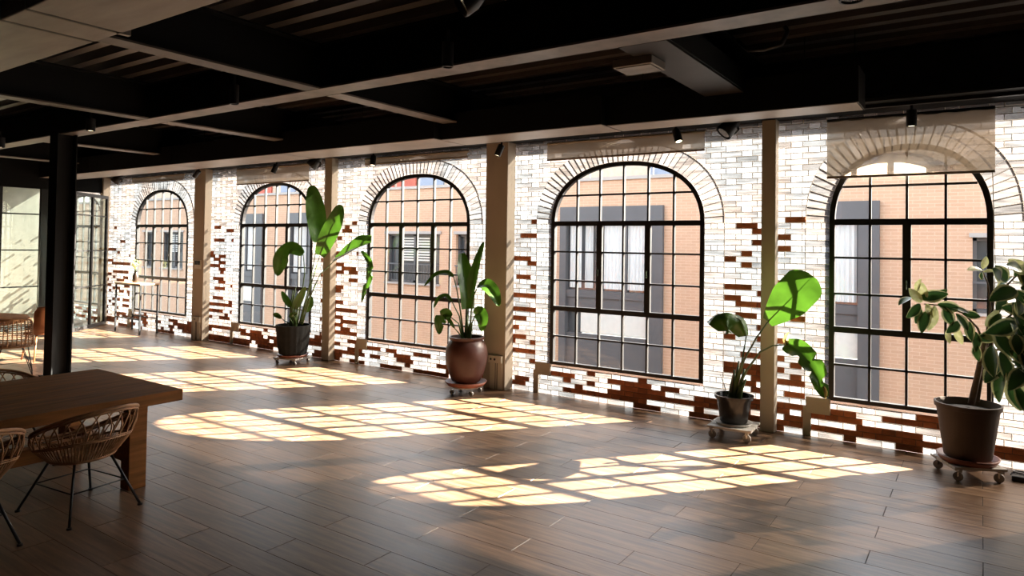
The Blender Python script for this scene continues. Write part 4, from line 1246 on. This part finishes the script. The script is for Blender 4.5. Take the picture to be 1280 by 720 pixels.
for (a_, b_), (c_, d_) in (((908, 492), (900, 468)), ((914, 490), (917, 447))):
    MB().tube([at(a_, b_, Y3 - .02), at((a_+c_)/2 + 1, (b_+d_)/2, Y3 - .03), at(c_, d_, Y3 - .04)], [.006, .004, .002], 5).build('dry_stalk', M_trunk, p3)

# -- variegated rubber tree, right
Y4 = 7.40
C4 = Vector((-.10, Y4, 0))
p4 = thing('potted_plant', 'variegated rubber plant in a large taupe pot at the right edge', 'plant', C4)
MB().lathe([(0, .165), (.175, .165), (.185, .18), (.243, .60), (.258, .605), (.262, .645), (.247, .648), (.235, .58), (0, .58)], C4, 48).build('pot', M_taupe, p4, smooth=True, auto=True)
MB().lathe([(0, .583), (.234, .583), (0, .61)], C4, 28).build('soil', M_soil, p4)
MB().lathe([(0, .13), (.215, .13), (.245, .18), (.232, .182), (.205, .145), (0, .145)], C4, 36).build('saucer', M_saucer, p4, smooth=True)
dolly(p4, C4, .215, .128, M_dollywood, False, .5)
def vmesh(name, m, L_=.15, W=.04, curl=.2):
    n = 10; vs = []; uv = []; fs = []
    for i in range(n + 1):
        u = i/n; w = W*math.sin(PI*(u*.96 + .02))**.75
        for k in range(5):
            s = k/2 - 1
            vs.append((s*w, u*L_, -curl*L_*u*u + abs(s)*w*.30)); uv.append((k/4, u))
    for i in range(n):
        for k in range(4): fs.append((i*5+k, i*5+k+1, i*5+k+6, i*5+k+5))
    mb = MB(); mb.add(vs, fs); mb.uv = uv
    return mb.mesh(name, m, smooth=True)
VM = [vmesh('leaf', M_vari, .16, .042, .15), vmesh('leaf', M_vari, .19, .05, .3), vmesh('leaf', M_vari, .13, .038, .1)]
VP = [vmesh('leaf', M_varipale, .15, .034, .2), vmesh('leaf', M_varipale, .12, .032, .1)]
rnd = random.Random(3)
def put_leaf(me, p, aim, roll=0, s=1.0):
    y = Vector(aim).normalized()
    up = (CAMV - p).normalized() + Vector((0, 0, .5))
    x = y.cross(up).normalized(); z = x.cross(y)
    Rm = Matrix((x, y, z)).transposed() @ Matrix.Rotation(roll, 3, 'Y')
    o = bpy.data.objects.new('leaf', me); COL.objects.link(o); o.parent = p4
    o.location = p - C4
    o.rotation_euler = Rm.to_euler()
    o.scale = (s, s, s)
    return o
def branch(path, r0, r1):
    pts = [at(a_, b_, Y4 + c_) for a_, b_, c_ in path]
    k = len(pts)
    MB().tube(pts, [r0 + (r1 - r0)*i/(k-1) for i in range(k)], 8).build('branch', M_trunk, p4, smooth=True)
    return pts
tk = branch([(1214, 505, 0), (1222, 470, 0), (1228, 440, 0), (1233, 415, 0)], .028, .020)
branch([(1222, 502, .03), (1227, 470, .03), (1232, 435, .02), (1246, 395, 0), (1262, 360, 0)], .016, .009)
b1 = branch([(1230, 430, 0), (1222, 410, -.05), (1205, 392, -.12), (1180, 382, -.18), (1155, 380, -.22)], .011, .005)
b2 = branch([(1233, 418, 0), (1238, 385, -.02), (1235, 355, -.04), (1228, 338, -.06)], .010, .004)
b3 = branch([(1233, 420, 0), (1250, 405, -.05), (1268, 390, -.10), (1290, 375, -.12)], .012, .006)
b4 = branch([(1232, 440, 0), (1252, 436, -.1), (1272, 442, -.16), (1290, 450, -.2)], .010, .005)
b5 = branch([(1246, 395, 0), (1255, 360, -.02), (1275, 340, -.05), (1295, 330, -.05)], .010, .005)
def screen_dir(ax, ay, depth=0):
    return RT*ax - UP*ay - FW*depth
# hand-set leaves: px, py of the leaf's foot, direction on screen, depth, size, kind
hl = [ # pale cluster on the left branch
 (1152,378,-1,-.9,.3,1.0,'p'),(1150,380,-1,.9,.4,.9,'v'),(1155,376,-.3,-1,.4,1.2,'p'),(1158,380,.2,1,.5,1.0,'p'),(1150,384,-.3,1,.3,.8,'v'),(1162,378,.6,-.8,.4,.9,'v'),(1168,382,-.2,1,.2,1.3,'p'),
 (1140,372,-1,.1,.3,.8,'v'),(1172,380,.8,.2,.5,.9,'v'),(1145,366,-.1,-1,.2,.9,'p'),(1160,388,-.6,.9,.6,1.2,'v'),(1150,372,.5,-.2,.9,1.0,'v'),
 (1180,384,.2,1,.4,1.1,'v'),(1188,384,1,.3,.4,1.1,'v'),(1195,392,.5,1,.4,1.1,'v'),(1203,392,1,.15,.4,.9,'v'),(1186,410,-.4,1,.4,.9,'p'),(1196,408,.1,1,.4,.9,'p'),(1200,402,-.8,.5,.4,.9,'v'),(1212,402,-.2,1,.5,.9,'v'),
 # top shoot
 (1228,338,-1,-.2,.3,1.05,'p'),(1228,336,.1,-1,.3,.9,'p'),(1229,340,.8,-.3,.4,.6,'p'),(1227,340,-.3,.8,.4,.5,'v'),
 # stem middle
 (1218,414,.0,1,.3,.9,'v'),(1226,420,.9,-.1,.5,1.1,'p'),(1220,424,1,-.3,.5,1.0,'v'),(1232,408,.3,-.9,.5,1.1,'p'),(1220,430,-.15,1,.2,.65,'v'),(1240,412,.6,.5,.6,1.2,'v'),
 # dark mass at the right
 (1250,350,-.5,-.4,.6,1.4,'v'),(1258,352,-.7,-.7,.3,1.4,'v'),(1268,345,.6,-.6,.3,1.3,'v'),(1276,336,-.9,-.25,.3,1.2,'v'),(1285,342,-.9,-.6,.3,1.5,'p'),(1270,362,-.9,.1,.6,1.3,'v'),
 (1256,372,-.8,.6,.4,1.2,'v'),(1266,378,.3,.9,.5,1.3,'v'),(1278,370,.8,.5,.5,1.4,'v'),(1250,392,-.6,.8,.5,1.2,'v'),(1262,396,.4,.9,.6,1.3,'v'),(1276,398,-.1,1,.5,1.4,'v'),(1288,392,-.2,1,.5,1.4,'v'),
 (1244,410,.3,1,.5,1.3,'v'),(1256,414,.8,.5,.5,1.4,'v'),(1270,418,-.5,.9,.6,1.3,'v'),(1284,420,-.2,1,.5,1.4,'v'),(1240,432,-.5,.8,.5,1.2,'v'),(1250,440,.3,1,.5,1.3,'v'),(1262,438,.8,.6,.6,1.3,'v'),
 (1276,440,.1,1,.6,1.4,'v'),(1248,456,-.8,.45,.5,1.3,'v'),(1256,462,-.6,.8,.5,1.3,'v'),(1264,452,.8,.5,.5,1.4,'v'),(1280,460,-.7,.5,.6,1.4,'v'),(1260,476,.25,1,.3,1.5,'v'),(1286,470,0,1,.5,1.3,'v'),
 (1236,448,-.5,.3,.5,1.2,'v'),(1246,424,.9,.1,.7,1.4,'v'),(1272,404,-1,.2,.6,1.4,'v'),(1286,362,-.3,-.9,.4,1.3,'v'),(1240,462,.1,.6,.7,1.2,'v'),(1252,384,.7,.1,.8,1.3,'v')]
for (a_, b_, dx, dy, dp, s, kd) in hl:
    p = at(a_, b_, Y4 - .05 - rnd.random()*.28 if a_ > 1235 else Y4 - .08 - .12*(1235 - a_)/90*1.4)
    me = rnd.choice(VP) if kd == 'p' else rnd.choice(VM)
    put_leaf(me, p, screen_dir(dx, dy, dp*.8 + rnd.uniform(-.2, .4)), rnd.uniform(-.75, .75), s*rnd.uniform(1.0, 1.2))
for k in range(46):   # the crown goes on past the picture edge
    a_ = rnd.uniform(1262, 1345); b_ = rnd.uniform(335, 480)
    p = at(a_, b_, Y4 - rnd.uniform(-.25, .35))
    put_leaf(rnd.choice(VM), p, screen_dir(rnd.uniform(-1, 1), rnd.uniform(-.4, 1), rnd.uniform(-.3, 1)), rnd.uniform(-1, 1), rnd.uniform(1.1, 1.5))
branch([(1262, 360, 0), (1290, 380, .0), (1320, 370, .05)], .010, .005); branch([(1252, 436, -.1), (1290, 430, 0), (1325, 420, .05)], .010, .005)

# sprig in the vase on the bar table
for k in range(9):
    a_ = -1.3 + k*.33; b0 = Vector((-15.08, 7.62, 1.29))
    tip = b0 + Vector((.09*math.sin(a_), .05*math.cos(k*2), .12 + .12*abs(math.cos(a_*1.3))))
    MB().tube([b0, (b0 + tip)/2 + Vector((0, 0, .03)), tip], .003, 4).build('twig', M_stem, vz)
    for j in range(3):
        q = b0.lerp(tip, .45 + .27*j)
        leaf_mb([q, q + Vector((.025*math.cos(j*2 + k), -.02, .02)), q + Vector((.05*math.cos(j*2+k), -.03, .025))], .017, (0, -1, .5), .2, ns=3).build('leaf', M_varipale, vz, smooth=True)

# black plug and cable on the floor at the right edge
pl = thing('power_adapter', 'small black power adapter with coiled cable on the floor at the right edge', 'adapter', (.28, 7.50, 0))
MB().box(.22, 7.46, 0, .33, 7.54, .045).build('housing', M_black, pl, bevel=.008)
MB().tube([Vector((.30 + .09*math.cos(k*.5)*(1 - k*.008), 7.60 + .05*math.sin(k*.5), .012 + .0012*k)) for k in range(40)], .006, 6).build('cable', M_black, pl, smooth=True)
